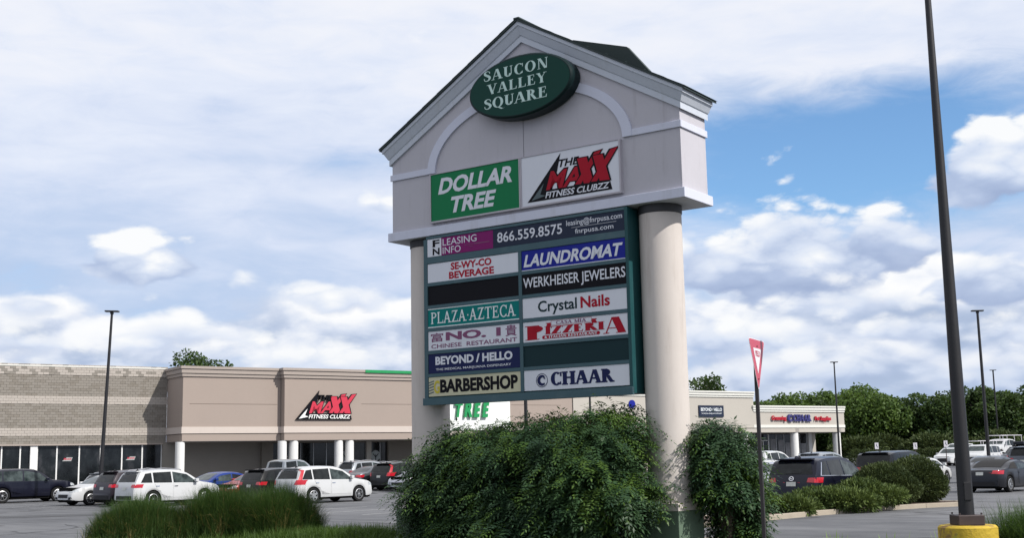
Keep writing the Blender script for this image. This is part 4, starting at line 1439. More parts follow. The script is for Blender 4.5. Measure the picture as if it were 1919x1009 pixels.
gr = [((-8.35, 27.8), 1.15, .95, 1.22, 5200, 'ornamental grass clump at the left end of the planting bed'),
      ((-6.55, 28.1), 1.25, .9, 1.46, 6000, 'ornamental grass clump between the two other tall clumps'),
      ((-5.25, 27.6), .95, .85, 1.44, 5200, 'ornamental grass clump nearest the sign')]
for (c, rx, ry, h, n, lb) in gr:
    root = empty('ornamental_grass', (c[0], c[1], 0), 0, 'tall fine green ' + lb, 'grass', 'tall ornamental grass clumps on the bed')
    blades('blades', clump_xy(0, 0, rx, ry, n * 2), h, .55, .011, M['grass'], parent=root, kind='stuff', mound=.55, mr=(rx, ry))
    blades('dry_blades', clump_xy(0, 0, rx * 1.0, ry * 1.0, 1300), h * .9, .8, .012, M['dry'], parent=root, kind='stuff', mound=.5, mr=(rx, ry))
# lower rough grass over the bed
xy = []
while len(xy) < 30000:
    p = rng.random((4000, 2)) * np.array([19, 17]) + np.array([-9.5, 13.5])
    # inside bed: simple checks on its slanted far edge
    ok = (p[:, 1] < 30.0 - .32 * np.maximum(p[:, 0] + 8, 0) - .03 * np.maximum(p[:, 0], 0) ** 1.2) & ((p[:, 1] > 21.5) | (p[:, 0] > 3))
    dens = np.sin(p[:, 0] * 2.1 + np.sin(p[:, 1] * 1.7) * 1.5) * np.cos(p[:, 1] * 1.9) + .75
    ok &= (rng.random(len(p)) < dens) & ((p[:, 0] < 3) | (p[:, 1] < 16.5))
    xy += p[ok].tolist()
xy = np.array(xy[:30000])
o = blades('rough_grass', xy, .34, .8, .012, M['grass_low'])
tag(o, kind='stuff')
o = blades('rough_grass', rng.normal(size=(9000, 2)) * np.array([.9, .5]) + np.array([-3.9, 26.6]), .50, .7, .012, M['grass_low'])
tag(o, kind='stuff')
# clump at the right edge by the yellow base
root = empty('ornamental_grass', (7.75, 18.2, 0), 0, 'loose green grass clump beside the yellow concrete pole base at the right edge', 'grass')
blades('blades', clump_xy(0, 0, .75, .6, 5200), 1.15, .75, .010, M['grass'], parent=root, kind='stuff')
for (x, y, s, lb) in ((3.82, 14.9, 1.0, 'bright green strap-leaved plant low at the bottom edge, nearest the yield sign post'), (4.47, 15.0, .95, 'bright green strap-leaved plant low at the bottom edge, middle one of three'), (5.12, 15.05, .95, 'bright green strap-leaved plant low at the bottom edge, nearest the yellow pole base')):
    root = empty('strap_leaf_plant', (x, y, .1), 0, lb, 'plant', 'bright strap-leaved plants along the bed edge')
    blades('leaves', rng.normal(size=(110, 2)) * .05, .86 * s, .42, .028, M['lily'], parent=root, z0=0, droop=.6)


# ------------------------------------------------------------------ trees
def tree(name, x, y, h, w, label, m, n=5200, leaf=.42, lowest=.06, dens=None, trunk=.16, group=None, lobes_n=16, z0=None):
    zb = float(gz(x, y)) if z0 is None else z0
    root = empty(name, (x, y, zb - .05), random.uniform(0, 6.28), label, 'tree', group)
    lobes = []
    for k in range(lobes_n):
        t_ = random.random()
        zz = h * (lowest + (1 - lowest) * (.12 + .74 * t_))
        prof_ = math.sin(math.pi * min(max((zz / h - lowest) / (1 - lowest), .02), .98)) ** .55
        rad = w * .5 * prof_
        a = random.uniform(0, 2 * math.pi)
        r_ = rad * random.uniform(.25, .78)
        s = w * random.uniform(.13, .22)
        lobes.append((r_ * math.cos(a), r_ * math.sin(a), min(zz, h - s * .75), s * 1.1, s * 1.1, s * .85))
    P_, O = blob_field(lobes, n, .40)
    nn = unit(O * .7 + rng.normal(scale=.7, size=(len(P_), 3)) + np.array([0, 0, .35]))
    dd = unit(np.cross(nn, rng.normal(size=(len(P_), 3))))
    V, F = leaf_quads(P_, dd, nn, leaf * (.6 + .8 * rng.random(len(P_))), leaf * .75)
    link_mesh('crown', np_mesh('crown', V, F), m, root, kind='stuff')
    b = MB()
    b.tube([(0, 0, -.1), (0.05, 0, h * .3), (-.05, .1, h * .6), (0, 0, h * .85)], [trunk * 1.3, trunk, trunk * .6, trunk * .2], 7)
    tr = b.build('trunk', M['bark'], root, smooth=60)
    b = MB()
    for l in lobes:
        z_ = max(.12 * h, l[2] - w * .25)
        b.tube([(0, 0, z_), (l[0] * .5, l[1] * .5, (z_ + l[2]) / 2 + .1), (l[0], l[1], l[2])], [trunk * .4, trunk * .25, trunk * .1], 4)
    b.build('limbs', M['bark'], root, smooth=60)
    return root


TL = [  # px, depth, top row of the photograph it reached when measured, width, kind, label
    (1432, 158, 752, 9, 1, 'low light green tree showing just above the right end of the shop row roof'),
    (1475, 162, 742, 10, 1, 'light green tree above the middle of the red pet supplies lettering'),
    (1524, 166, 736, 10, 1, 'rounded mid green tree left of the thin lamp post above the shop roof'),
    (1572, 160, 739, 9, 0, 'dark tree directly behind the thin lamp post at the shop end'),
    (1618, 150, 718, 11, 1, 'tall bright-topped tree just past the end of the shop row'),
    (1664, 152, 744, 9, 0, 'dark shorter tree right of the tall bright-topped one'),
    (1700, 158, 756, 9, 0, 'darkest low tree behind the accessible parking signs'),
    (1745, 150, 734, 11, 0, 'broad dome-shaped tree left of the big lamp pole'),
    (1790, 158, 758, 9, 0, 'tree crossed by the big dark lamp pole'),
    (1825, 150, 716, 8, 0, 'tall airy tree right of the big lamp pole'),
    (1862, 158, 742, 10, 0, 'tree behind the farthest small lamp post'),
    (1902, 148, 726, 9, 0, 'open-crowned tree near the right edge'),
    (1950, 150, 735, 10, 0, 'tree cut by the right edge'),
    (1995, 150, 740, 10, 0, 'tree beyond the right edge')]
for (px, dp, top, w, kd, lb) in TL:
    x = (px - 959.5) / 2300 * dp
    y = dp * 1.008
    hy = 861.4 - .0201 * (px - 959.5)
    h = 1.8 + (hy - top) / 2300 * dp - float(gz(x, y))
    tree('broadleaf_tree', x, y, h + random.uniform(-.5, .3), w * random.uniform(.82, 1.0), lb, M['leaf_tree2' if kd else 'leaf_tree'], 12500, .40, .02, group='trees behind the lot', lobes_n=30)
for i in range(9):   # understorey that closes the gaps at the trunks
    px = 1600 + i * 44
    dp = 143 + (i % 3) * 3
    x = (px - 959.5) / 2300 * dp
    names_ = ['dark undergrowth shrub behind the shop row end column', 'dark undergrowth shrub right of the leftmost parking sign', 'dark undergrowth shrub between two parking signs', 'dark undergrowth shrub behind the clipped hedge on the bank', 'dark undergrowth shrub left of the big lamp pole', 'dark undergrowth shrub behind the white work truck', 'dark undergrowth shrub behind the right-hand lamp post', 'dark undergrowth shrub behind the grey hatchback with a roof box', 'dark undergrowth shrub at the right edge below the trees']
    spray_shrub('undergrowth_shrub', (x, dp * 1.008, float(gz(x, dp))), [(0, 0, .9, 2.6, 1.4, 1.3 + .5 * math.sin(i * 2.3)), (1.5, .5, .8, 1.8, 1.3, 1.2), (-1.6, .3, .6, 1.8, 1.3, 1.0)], 2200,
                names_[i], M['leaf_yew'], .5, .1, 'shrub', 'undergrowth below the trees', stems=False)
tree('broadleaf_tree', -31.5, 124, 13.6, 7.5, 'lone tree top showing over the parapet of the brown block building', M['leaf_tree'], 3600, .34, .45, lobes_n=16)
tree('broadleaf_tree', 24.6, 158, 12.6, 6.6, 'sparse tree top showing over the shop row beside the right column', M['leaf_tree'], 1500, .42, .4, lobes_n=12)
tree('broadleaf_tree', -10.6, 136, 11.6, 5, 'leafy twigs just topping the roof beside the left sign column', M['leaf_tree'], 1300, .34, .4, lobes_n=8)
# clipped hedges on the bank at the back
for (px0, px1, dp, zt, lb) in ((1585, 1645, 118, 1.95, 'long clipped hedge at the foot of the shop row end column'), (1700, 1762, 124, 1.95, 'clipped hedge on the bank behind the accessible parking signs')):
    xa, xb = (px0 - 959.5) / 2300 * dp, (px1 - 959.5) / 2300 * dp
    zb = float(gz((xa + xb) / 2, dp))
    k = int((xb - xa) / .9)
    spray_shrub('hedge', ((xa + xb) / 2, dp * 1.008, zb), [(-(xb - xa) / 2 + (i + .5) * (xb - xa) / k, 0, (zt - zb) * .5, .75, .6, (zt - zb) * .55) for i in range(k)], 3600, lb, M['leaf_yew'], .17, .1, 'hedge', stems=False)


# ------------------------------------------------------------------ lamp posts and road signs
def lamp_post(x, y, h, r0, r1, label, base_h=.75, base_r=.3, base_m=None, arms=1, det=1, group=None):
    zb = float(gz(x, y))
    root = empty('lamp_post', (x, y, zb), 0, label, 'lamp post', group)
    MB().lathe([(base_r, -.2), (base_r, base_h - .03), (base_r - .03, base_h)], 28).build('concrete_base', base_m or M['kerb'], root, smooth=35)
    q = base_r * .46
    MB().box(-q, q, -q, q, base_h, base_h + .16 * (r0 / .12)).build('base_cover', M['polebase'], root, bevel=.012)
    MB().lathe([(r0, base_h + .02), (r0 + (r1 - r0) * .5, base_h + (h - base_h) * .5), (r1, h)], 20).build('pole', M['pole'], root, smooth=40)
    MB().box(-.05, .05, -r0 - .012, -r0 + .02, base_h + .35, base_h + .60).build('hand_hole_cover', M['pole'], root, bevel=.004)
    bo_ = MB()
    for sx_ in (-1, 1):
        for sy_ in (-1, 1): bo_.lathe([(.014, base_h + .15), (.014, base_h + .16 * (r0 / .12) + .03)], 8, sx_ * q * .82, sy_ * q * .82)
    bo_.build('anchor_bolts', M['polebase'], root)
    hd = MB()
    hd.box(-.36, .36, -.15, .15, h, h + .07)
    hd.box(-.08, .08, -.08, .08, h - .12, h)
    ho = hd.build('lamp_head', M['pole'], root, bevel=.02)
    MB().box(-.34, -.08, -.12, .12, h - .012, h - .001).box(.08, .34, -.12, .12, h - .012, h - .001).build('lens', M['decal'], ho)
    return root


grp = 'lamp posts standing in the lot'
lp = lamp_post(-21.5, 64.2, 9.9, .11, .06, 'dark lamp post in front of the brown block wall at the left', group=grp)
lp.rotation_euler = (0, R(2.2), 0)
lamp_post(.55, 62, 9.6, .10, .07, 'lamp post seen just under the middle of the tenant board', group=grp)
lamp_post(6.1, 100, 9.6, .10, .07, 'thin far lamp post seen under the right half of the tenant board', group=grp)
lamp_post(30.75, 118, 10.0, .11, .06, 'lamp post in front of the end of the shop row', group=grp)
lamp_post(28.15, 74, 10.0, .11, .07, 'lamp post right of the big pole among the parked cars', group=grp)
lamp_post(56.45, 145, 9.9, .11, .08, 'farthest small lamp post in front of the trees at the right', group=grp)
lamp_post(6.375, 17.75, 9.4, .108, .040, 'big near dark lamp pole on a round yellow concrete base', .75, .405, M['yellow'])

ys = empty('yield_sign', (3.78, 19.05, .0), R(64), 'red and white triangular yield sign seen almost edge-on atop a dark post', 'road sign')
MB().box(-.030, .030, .008, .058, -.2, 3.36).build('post', M['post_dark'], ys)
tri = lambda s, c: [(-.455 * s, c + .263 * s), (.455 * s, c + .263 * s), (.0, c - .526 * s)][::-1]


def rounded_tri(s, cz_, k=.93):
    P_ = [Vector((-.455 * s, .263 * s)), Vector((0, -.526 * s)), Vector((.455 * s, .263 * s))]
    out = []
    for i in range(3):
        a, b_, c = P_[i - 1], P_[i], P_[(i + 1) % 3]
        p0, p1 = b_ + (a - b_) * (1 - k), b_ + (c - b_) * (1 - k)
        for t_ in (0, .33, .67, 1):
            q_ = p0 * (1 - t_) ** 2 + b_ * 2 * t_ * (1 - t_) + p1 * t_ ** 2
            out.append((q_.x, q_.y + cz_))
    return out


cz_ = 3.30
MB().prism(rounded_tri(1.02, cz_), 0, .004).build('sign_plate', M['sign_white'], ys)
MB().prism(rounded_tri(.98, cz_), -.002, -.0002).build('red_border', M['sign_red'], ys)
wp = MB().prism(rounded_tri(.50, cz_ - .005, .97), -.004, -.0022).build('white_field', M['sign_white'], ys)
text('YIELD', (-.145, .145, cz_ + .0, cz_ + .09), M['sign_red'], wp, -.006, .03)
b = MB()
for bz in (3.46, 2.95):
    b.lathe([(.012, -.012), (.012, -.004)], 8, 0, bz, axis='y')
b.build('bolt', M['post_dark'], ys)

for (px, top, lb) in ((1634, 831, 'small white accessible parking sign on a post, leftmost of the three before the trees'), (1706, 831, 'small white accessible parking sign on a post left of the clipped hedge'), (1763, 827, 'small white accessible parking sign on a post nearest the big pole')):
    dp = 108
    x, y = (px - 959.5) / 2300 * dp, dp * 1.008
    hy = 861.4 - .0201 * (px - 959.5)
    zt = 1.8 + (hy - top) / 2300 * dp
    r_ = empty('parking_sign', (x, y, float(gz(x, y))), R(-8), lb, 'sign', 'accessible parking signs')
    zt -= float(gz(x, y))
    MB().box(-.03, .03, .01, .06, -.1, zt).build('post', M['polebase'], r_)
    pl = MB().box(-.16, .16, 0, .01, zt - .56, zt).build('sign_plate', M['sign_white'], r_)
    b = MB()
    b.lathe([(.035, -.004), (.035, -.001)], 10, .0, zt - .14, axis='y')
    b.prism([(-.03, zt - .32), (.03, zt - .32), (.03, zt - .19), (-.03, zt - .19)], -.004, -.001)
    b.prism([(.0, zt - .36), (.09, zt - .42), (.11, zt - .38), (.03, zt - .32)], -.0045, -.001)
    b.build('wheelchair_symbol', M['navy'], pl)


# ------------------------------------------------------------------ vehicles
def paint(name, c, metal=.35, rough=.25, coat=.25):
    m, g, p = principled(name)
    tc = g.n('ShaderNodeTexCoord').outputs['Object']
    n = g.noise(tc, 1.4, 4, .6)
    dirt = g.ss(g.m('ADD', g.m('MULTIPLY', g.n('ShaderNodeSeparateXYZ').outputs[2], 0), n), .5, .8)
    col_ = g.mix(g.m('MULTIPLY', dirt, .25), (*c, 1), (c[0] * .75 + .01, c[1] * .74 + .01, c[2] * .7 + .01, 1))
    g.set(p.inputs['Base Color'], col_)
    p.inputs['Metallic'].default_value = metal
    g.set(p.inputs['Roughness'], g.m('ADD', rough, g.m('MULTIPLY', n, .1)))
    p.inputs['Coat Weight'].default_value = coat
    p.inputs['Coat Roughness'].default_value = .05
    p.inputs['Specular IOR Level'].default_value = .3
    return m


CP = {'white': paint('white_paint', (.50, .51, .52), 0), 'black': paint('black_paint', (.004, .004, .005), .1), 'navy': paint('navy_paint', (.005, .006, .016), .2),
      'charcoal': paint('charcoal_paint', (.012, .013, .018), .3), 'silver': paint('silver_paint', (.36, .38, .40), .6), 'grey': paint('grey_paint', (.10, .11, .125), .6),
      'blue': paint('blue_paint', (.010, .035, .20), .35), 'red': paint('red_paint', (.30, .015, .02), .2), 'lilac': paint('pale_silver_paint', (.46, .47, .53), .5), 'maroon': paint('dark_brown_paint', (.022, .016, .022), .3)}
M['tyre'] = mat('tyre_rubber', (.012, .012, .013), .85, .15, 8, spec=.2)
M['rim'] = mat('alloy_rim', (.55, .56, .58), .3, .05, 4, metal=.7)
M['cladding'] = mat('black_trim', (.012, .012, .014), .6, .15, 6, spec=.3)
M['underbody'] = mat('underbody', (.006, .006, .006), .9, .1, spec=.1)
M['chrome'] = mat('chrome', (.7, .7, .72), .12, .02, metal=1)
M['tail'] = mat('tail_lamp', (.42, .008, .02), .2, .15, 9, coat=.6)
M['headlamp'] = mat('head_lamp', (.45, .48, .50), .12, .4, 12, coat=.8)
M['plate'] = mat('number_plate', (.55, .56, .52), .5, .3, 16)
M['softtop'] = mat('black_soft_top', (.012, .012, .013), .9, .1, 8)


def carglass(name, dark, hi):
    m, g, p = principled(name)
    tc = g.n('ShaderNodeTexCoord').outputs['Object']
    n = g.noise(tc, 2.6, 3, .6)
    c = g.ramp(n, [(.35, dark), (.7, hi)])
    g.set(p.inputs['Base Color'], c)
    p.inputs['Roughness'].default_value = .03
    p.inputs['Specular IOR Level'].default_value = .3
    return m


M['glass'] = carglass('tinted_glass', (.004, .005, .006), (.016, .019, .02))
M['glass_front'] = carglass('clear_cabin_glass', (.010, .016, .017), (.07, .09, .09))


def smooth_curve(pts, it=2):
    for _ in range(it):
        o = [pts[0]]
        for a, b_ in zip(pts[:-1], pts[1:]):
            o += [(a[0] * .75 + b_[0] * .25, a[1] * .75 + b_[1] * .25), (a[0] * .25 + b_[0] * .75, a[1] * .25 + b_[1] * .75)]
        o.append(pts[-1])
        pts = o
    return np.array(pts)


KIND = {
    'suv': dict(L=4.6, W=1.86, rw=.355, wx=(-1.36, 1.36), sill=.27, belt=(1.06, .98), tum=.30,
                top=[(-2.3, .60), (-2.29, .80), (-2.24, 1.02), (-2.02, 1.44), (-1.92, 1.585), (-1.2, 1.665), (-.3, 1.68), (.35, 1.62), (1.10, 1.13), (1.22, 1.08), (1.9, .99), (2.18, .86), (2.28, .66), (2.3, .5)],
                side=[(-1.98, -1.42, -1.72, -1.42), (-1.34, -.40, -1.34, -.40), (-.32, .98, -.32, .42)], doors=[(-1.30, -.38), (-.34, .92)], ws=(1.16, 1.56, .70, .56), rwn=(1.12, 1.50, .68, .56)),
    'big': dict(L=5.05, W=1.98, rw=.39, wx=(-1.45, 1.50), sill=.32, belt=(1.12, 1.08), tum=.20,
                top=[(-2.52, .65), (-2.51, .95), (-2.48, 1.14), (-2.38, 1.55), (-2.28, 1.72), (-1.5, 1.80), (-.2, 1.81), (.45, 1.74), (1.10, 1.26), (1.25, 1.20), (2.05, 1.12), (2.40, .98), (2.50, .72), (2.52, .55)],
                side=[(-2.22, -1.50, -2.12, -1.50), (-1.42, -.42, -1.42, -.42), (-.34, 1.00, -.34, .48)], doors=[(-1.40, -.40), (-.36, .96)], ws=(1.28, 1.68, .76, .64), rwn=(1.20, 1.64, .76, .68)),
    'sedan': dict(L=4.7, W=1.83, rw=.335, wx=(-1.40, 1.40), sill=.24, belt=(.96, .90), tum=.34,
                  top=[(-2.35, .52), (-2.34, .80), (-2.26, .97), (-1.85, 1.04), (-1.62, 1.08), (-.98, 1.37), (-.45, 1.44), (.05, 1.44), (.45, 1.38), (1.18, 1.00), (1.32, .95), (2.0, .84), (2.26, .70), (2.34, .56), (2.35, .46)],
                  side=[(-1.46, -1.20, -1.22, -1.14), (-1.13, -.30, -.98, -.30), (-.22, 1.00, -.22, .46)], doors=[(-1.14, -.28), (-.24, .94)], ws=(1.02, 1.36, .66, .52), rwn=(1.10, 1.34, .64, .52)),
    'wagon': dict(L=4.75, W=1.84, rw=.34, wx=(-1.40, 1.40), sill=.25, belt=(.98, .92), tum=.32,
                  top=[(-2.37, .55), (-2.36, .82), (-2.30, 1.00), (-2.02, 1.36), (-1.88, 1.44), (-1.2, 1.50), (-.2, 1.50), (.42, 1.42), (1.20, 1.02), (1.34, .97), (2.0, .87), (2.28, .72), (2.36, .56), (2.37, .46)],
                  side=[(-2.0, -1.36, -1.80, -1.36), (-1.28, -.34, -1.28, -.34), (-.26, 1.02, -.26, .46)], doors=[(-1.26, -.32), (-.28, .96)], ws=(1.04, 1.38, .68, .54), rwn=(1.06, 1.34, .66, .54)),
    'pickup': dict(L=5.8, W=2.0, rw=.40, wx=(-1.75, 1.80), sill=.38, belt=(1.20, 1.20), tum=.16,
                   top=[(-2.9, .70), (-2.895, 1.05), (-2.88, 1.22), (-2.6, 1.235), (-1.12, 1.24), (-1.08, 1.26), (-1.00, 1.72), (-.92, 1.86), (-.4, 1.92), (.35, 1.91), (.70, 1.84), (1.30, 1.36), (1.45, 1.28), (2.4, 1.20), (2.78, 1.05), (2.88, .80), (2.9, .6)],
                   side=[(-.88, -.02, -.86, -.02), (.06, 1.18, .06, .70)], doors=[(-.98, 0.0), (.04, 1.16)], ws=(1.38, 1.78, .78, .68), rwn=(1.34, 1.78, .72, .66)),
    'cabrio': dict(L=4.62, W=1.85, rw=.345, wx=(-1.36, 1.40), sill=.22, belt=(.97, .90), tum=.30,
                   top=[(-2.31, .52), (-2.30, .80), (-2.24, .95), (-1.95, .99), (-1.62, 1.02), (-.98, 1.28), (-.45, 1.365), (.10, 1.37), (.42, 1.32), (1.12, .98), (1.26, .93), (1.95, .82), (2.22, .68), (2.30, .56), (2.31, .46)],
                   side=[(-.88, -.52, -.72, -.52), (-.46, .96, -.46, .44)], doors=[(-.50, .90)], ws=(1.00, 1.30, .66, .52), rwn=(1.06, 1.22, .44, .40)),
}
_models = {}


def half_w(k, x):
    h = k['W'] / 2
    x0 = k['L'] / 2 - .85
    e = np.clip((abs(x) - x0) / .85, 0, 1)
    return h * (1 - .045 * e - .14 * e ** 4)


def model(kind):
    if kind in _models: return _models[kind]
    k = KIND[kind]
    L = k['L']
    T = smooth_curve(k['top'])

    def zt(x): return float(np.interp(x, T[:, 0], T[:, 1]))
    st = set(np.round(np.linspace(-L / 2 + .001, L / 2 - .001, 46), 4))
    ra = k['rw'] + .055
    for w in k['wx']:
        for a in np.linspace(0, math.pi, 15): st.add(round(w + ra * math.cos(a), 4))
        st.add(round(w - ra - .012, 4))
        st.add(round(w + ra + .012, 4))
    st |= {-L / 2 + .02, -L / 2 + .06, L / 2 - .02, L / 2 - .06, -L / 2 + .12, L / 2 - .12}
    st = sorted(st)
    rows = []
    for x in st:
        w = float(half_w(k, x))
        t_ = zt(x)
        u = (x + L / 2) / L
        belt = k['belt'][0] * (1 - u) + k['belt'][1] * u
        end = max(0, (abs(x) - (L / 2 - .35)) / .35)
        zb = k['sill'] + .05 * end
        for wx in k['wx']:
            dx = abs(x - wx)
            if dx < ra: zb = max(zb, k['rw'] + math.sqrt(max(ra * ra - dx * dx, 0)))
        te = t_ - (.055 if t_ > belt + .1 else .03)
        zbelt = min(belt, te - .004)
        z1 = min(zb + .05, zbelt - .06)
        z2 = max(zb + .08, min(zbelt - .18, .62))
        z2 = min(z2, zbelt - .03)
        we = w * .972 - k['tum'] * max(0, te - zbelt)
        if t_ > belt + .1: we2 = we * .72
        else: we2 = we * .6
        rows.append([(w * .965, zb), (w * .99, z1), (w, z2), (w * .975, zbelt), (we, te), (we2, t_ - .012), (0, t_)])
    n = len(rows[0])
    V, F = [], []
    for x, r_ in zip(st, rows):
        for y, z in r_: V.append((x, y, z))
        for y, z in r_[-2::-1]: V.append((x, -y, z))
    m = 2 * n - 1
    for i in range(len(st) - 1):
        for j in range(m - 1):
            F.append((i * m + j, i * m + j + 1, (i + 1) * m + j + 1, (i + 1) * m + j))
    F.append(tuple(range(m - 1, -1, -1)))
    F.append(tuple(range((len(st) - 1) * m, len(st) * m)))
    me = bpy.data.meshes.new('body')
    me.from_pydata(V, [], F)
    bm = bmesh.new()
    bm.from_mesh(me)
    bmesh.ops.remove_doubles(bm, verts=bm.verts, dist=.0008)
    bmesh.ops.recalc_face_normals(bm, faces=bm.faces)
    bm.to_mesh(me)
    bvh = BVHTree.FromBMesh(bm)
    bm.free()
    me.polygons.foreach_set('use_smooth', [True] * len(me.polygons))
    me.set_sharp_from_angle(angle=R(38))
    k['zt'] = zt
    k['bvh'] = bvh
    k['body'] = me
    k['beltf'] = lambda x: k['belt'][0] * (1 - (x + L / 2) / L) + k['belt'][1] * (x + L / 2) / L
    _models[kind] = k
    return k


def patch(k, corners, axis, sgn, off=.008, nu=8, nv=4, mb=None, dome=0.0):
    """corners: 4 points a,b,c,d in the plane seen along the axis; projected on the body skin"""
    bvh = k['bvh']
    a, b_, c, d = [np.array(p, float) for p in corners]
    grid = []
    for j in range(nv + 1):
        for i in range(nu + 1):
            u, v = i / nu, j / nv
            p = (a * (1 - u) + b_ * u) * (1 - v) + (d * (1 - u) + c * u) * v
            if axis == 'y':
                org, dr = Vector((p[0], sgn * 3, p[1])), Vector((0, -sgn, 0))
            elif axis == 'x':
                org, dr = Vector((sgn * 5, p[0], p[1])), Vector((-sgn, 0, 0))
            else:
                org, dr = Vector((p[0], p[1], 4)), Vector((0, 0, -1))
            h, nn, _, _ = bvh.ray_cast(org, dr)
            if h is None: grid.append(grid[-1] if grid else org + dr * 2)
            else:
                if nn.dot(dr) > 0: nn = -nn
                q = (nn * .5 - dr * .5)
                grid.append(h + q.normalized() * off)
    mb = mb or MB()
    fs = []
    for j in range(nv):
        for i in range(nu):
            f = (j * (nu + 1) + i, j * (nu + 1) + i + 1, (j + 1) * (nu + 1) + i + 1, (j + 1) * (nu + 1) + i)
            q0, q1, q2 = grid[f[0]], grid[f[1]], grid[f[2]]
            nrm = (q1 - q0).cross(q2 - q0)
            dr = Vector((0, -sgn, 0)) if axis == 'y' else (Vector((-sgn, 0, 0)) if axis == 'x' else Vector((0, 0, -1)))
            fs.append(f if nrm.dot(dr) < 0 else f[::-1])
    mb.add(grid, fs)
    return mb


def wheel_meshes(k, style):
    key = ('wheel', k['rw'], style)
    if key in _models: return _models[key]
    r = k['rw']
    t_ = MB()
    t_.lathe([(r * .60, -.10), (r * .93, -.115), (r, -.085), (r, .085), (r * .93, .115), (r * .66, .105), (r * .64, .06), (.02, .055)], 28, 0, 0, axis='y', cap=False)
    tm = t_.mesh('tyre', 50)
    tm.materials.append(M['tyre'])
    b = MB()
    b.lathe([(r * .66, .104), (r * .60, .112), (r * .585, .085)], 28, 0, 0, axis='y', cap=False)
    b.lathe([(r * .15, .06), (r * .15, .095), (r * .05, .10)], 12, 0, 0, axis='y')
    ns = style
    for i in range(ns):
        a = 2 * math.pi * i / ns + .3
        ca, sa = math.cos(a), math.sin(a)
        w0, w1 = (.055, .040) if ns <= 6 else (.032, .022)
        pts = []
        for rr, ww in ((r * .08, w0), (r * .62, w1)):
            for s_ in (-1, 1): pts.append((rr * ca - s_ * ww * sa, rr * sa + s_ * ww * ca))
        (x0, z0), (x1, z1), (x2, z2), (x3, z3) = pts
        b.add([(x0, .095, z0), (x1, .095, z1), (x3, .106, z3), (x2, .106, z2), (x0, .07, z0), (x1, .07, z1), (x3, .08, z3), (x2, .08, z2)],
              [(0, 1, 2, 3), (3, 2, 1, 0), (0, 3, 7, 4), (1, 5, 6, 2)])
    rm = b.mesh('rim')
    rm.materials.append(M['rim'])
    _models[key] = (tm, rm)
    return tm, rm


def cached(key, fn, m):
    if key not in _models:
        me = fn().mesh(key[1], 40)
        me.materials.append(m)
        _models[key] = me
    return _models[key]


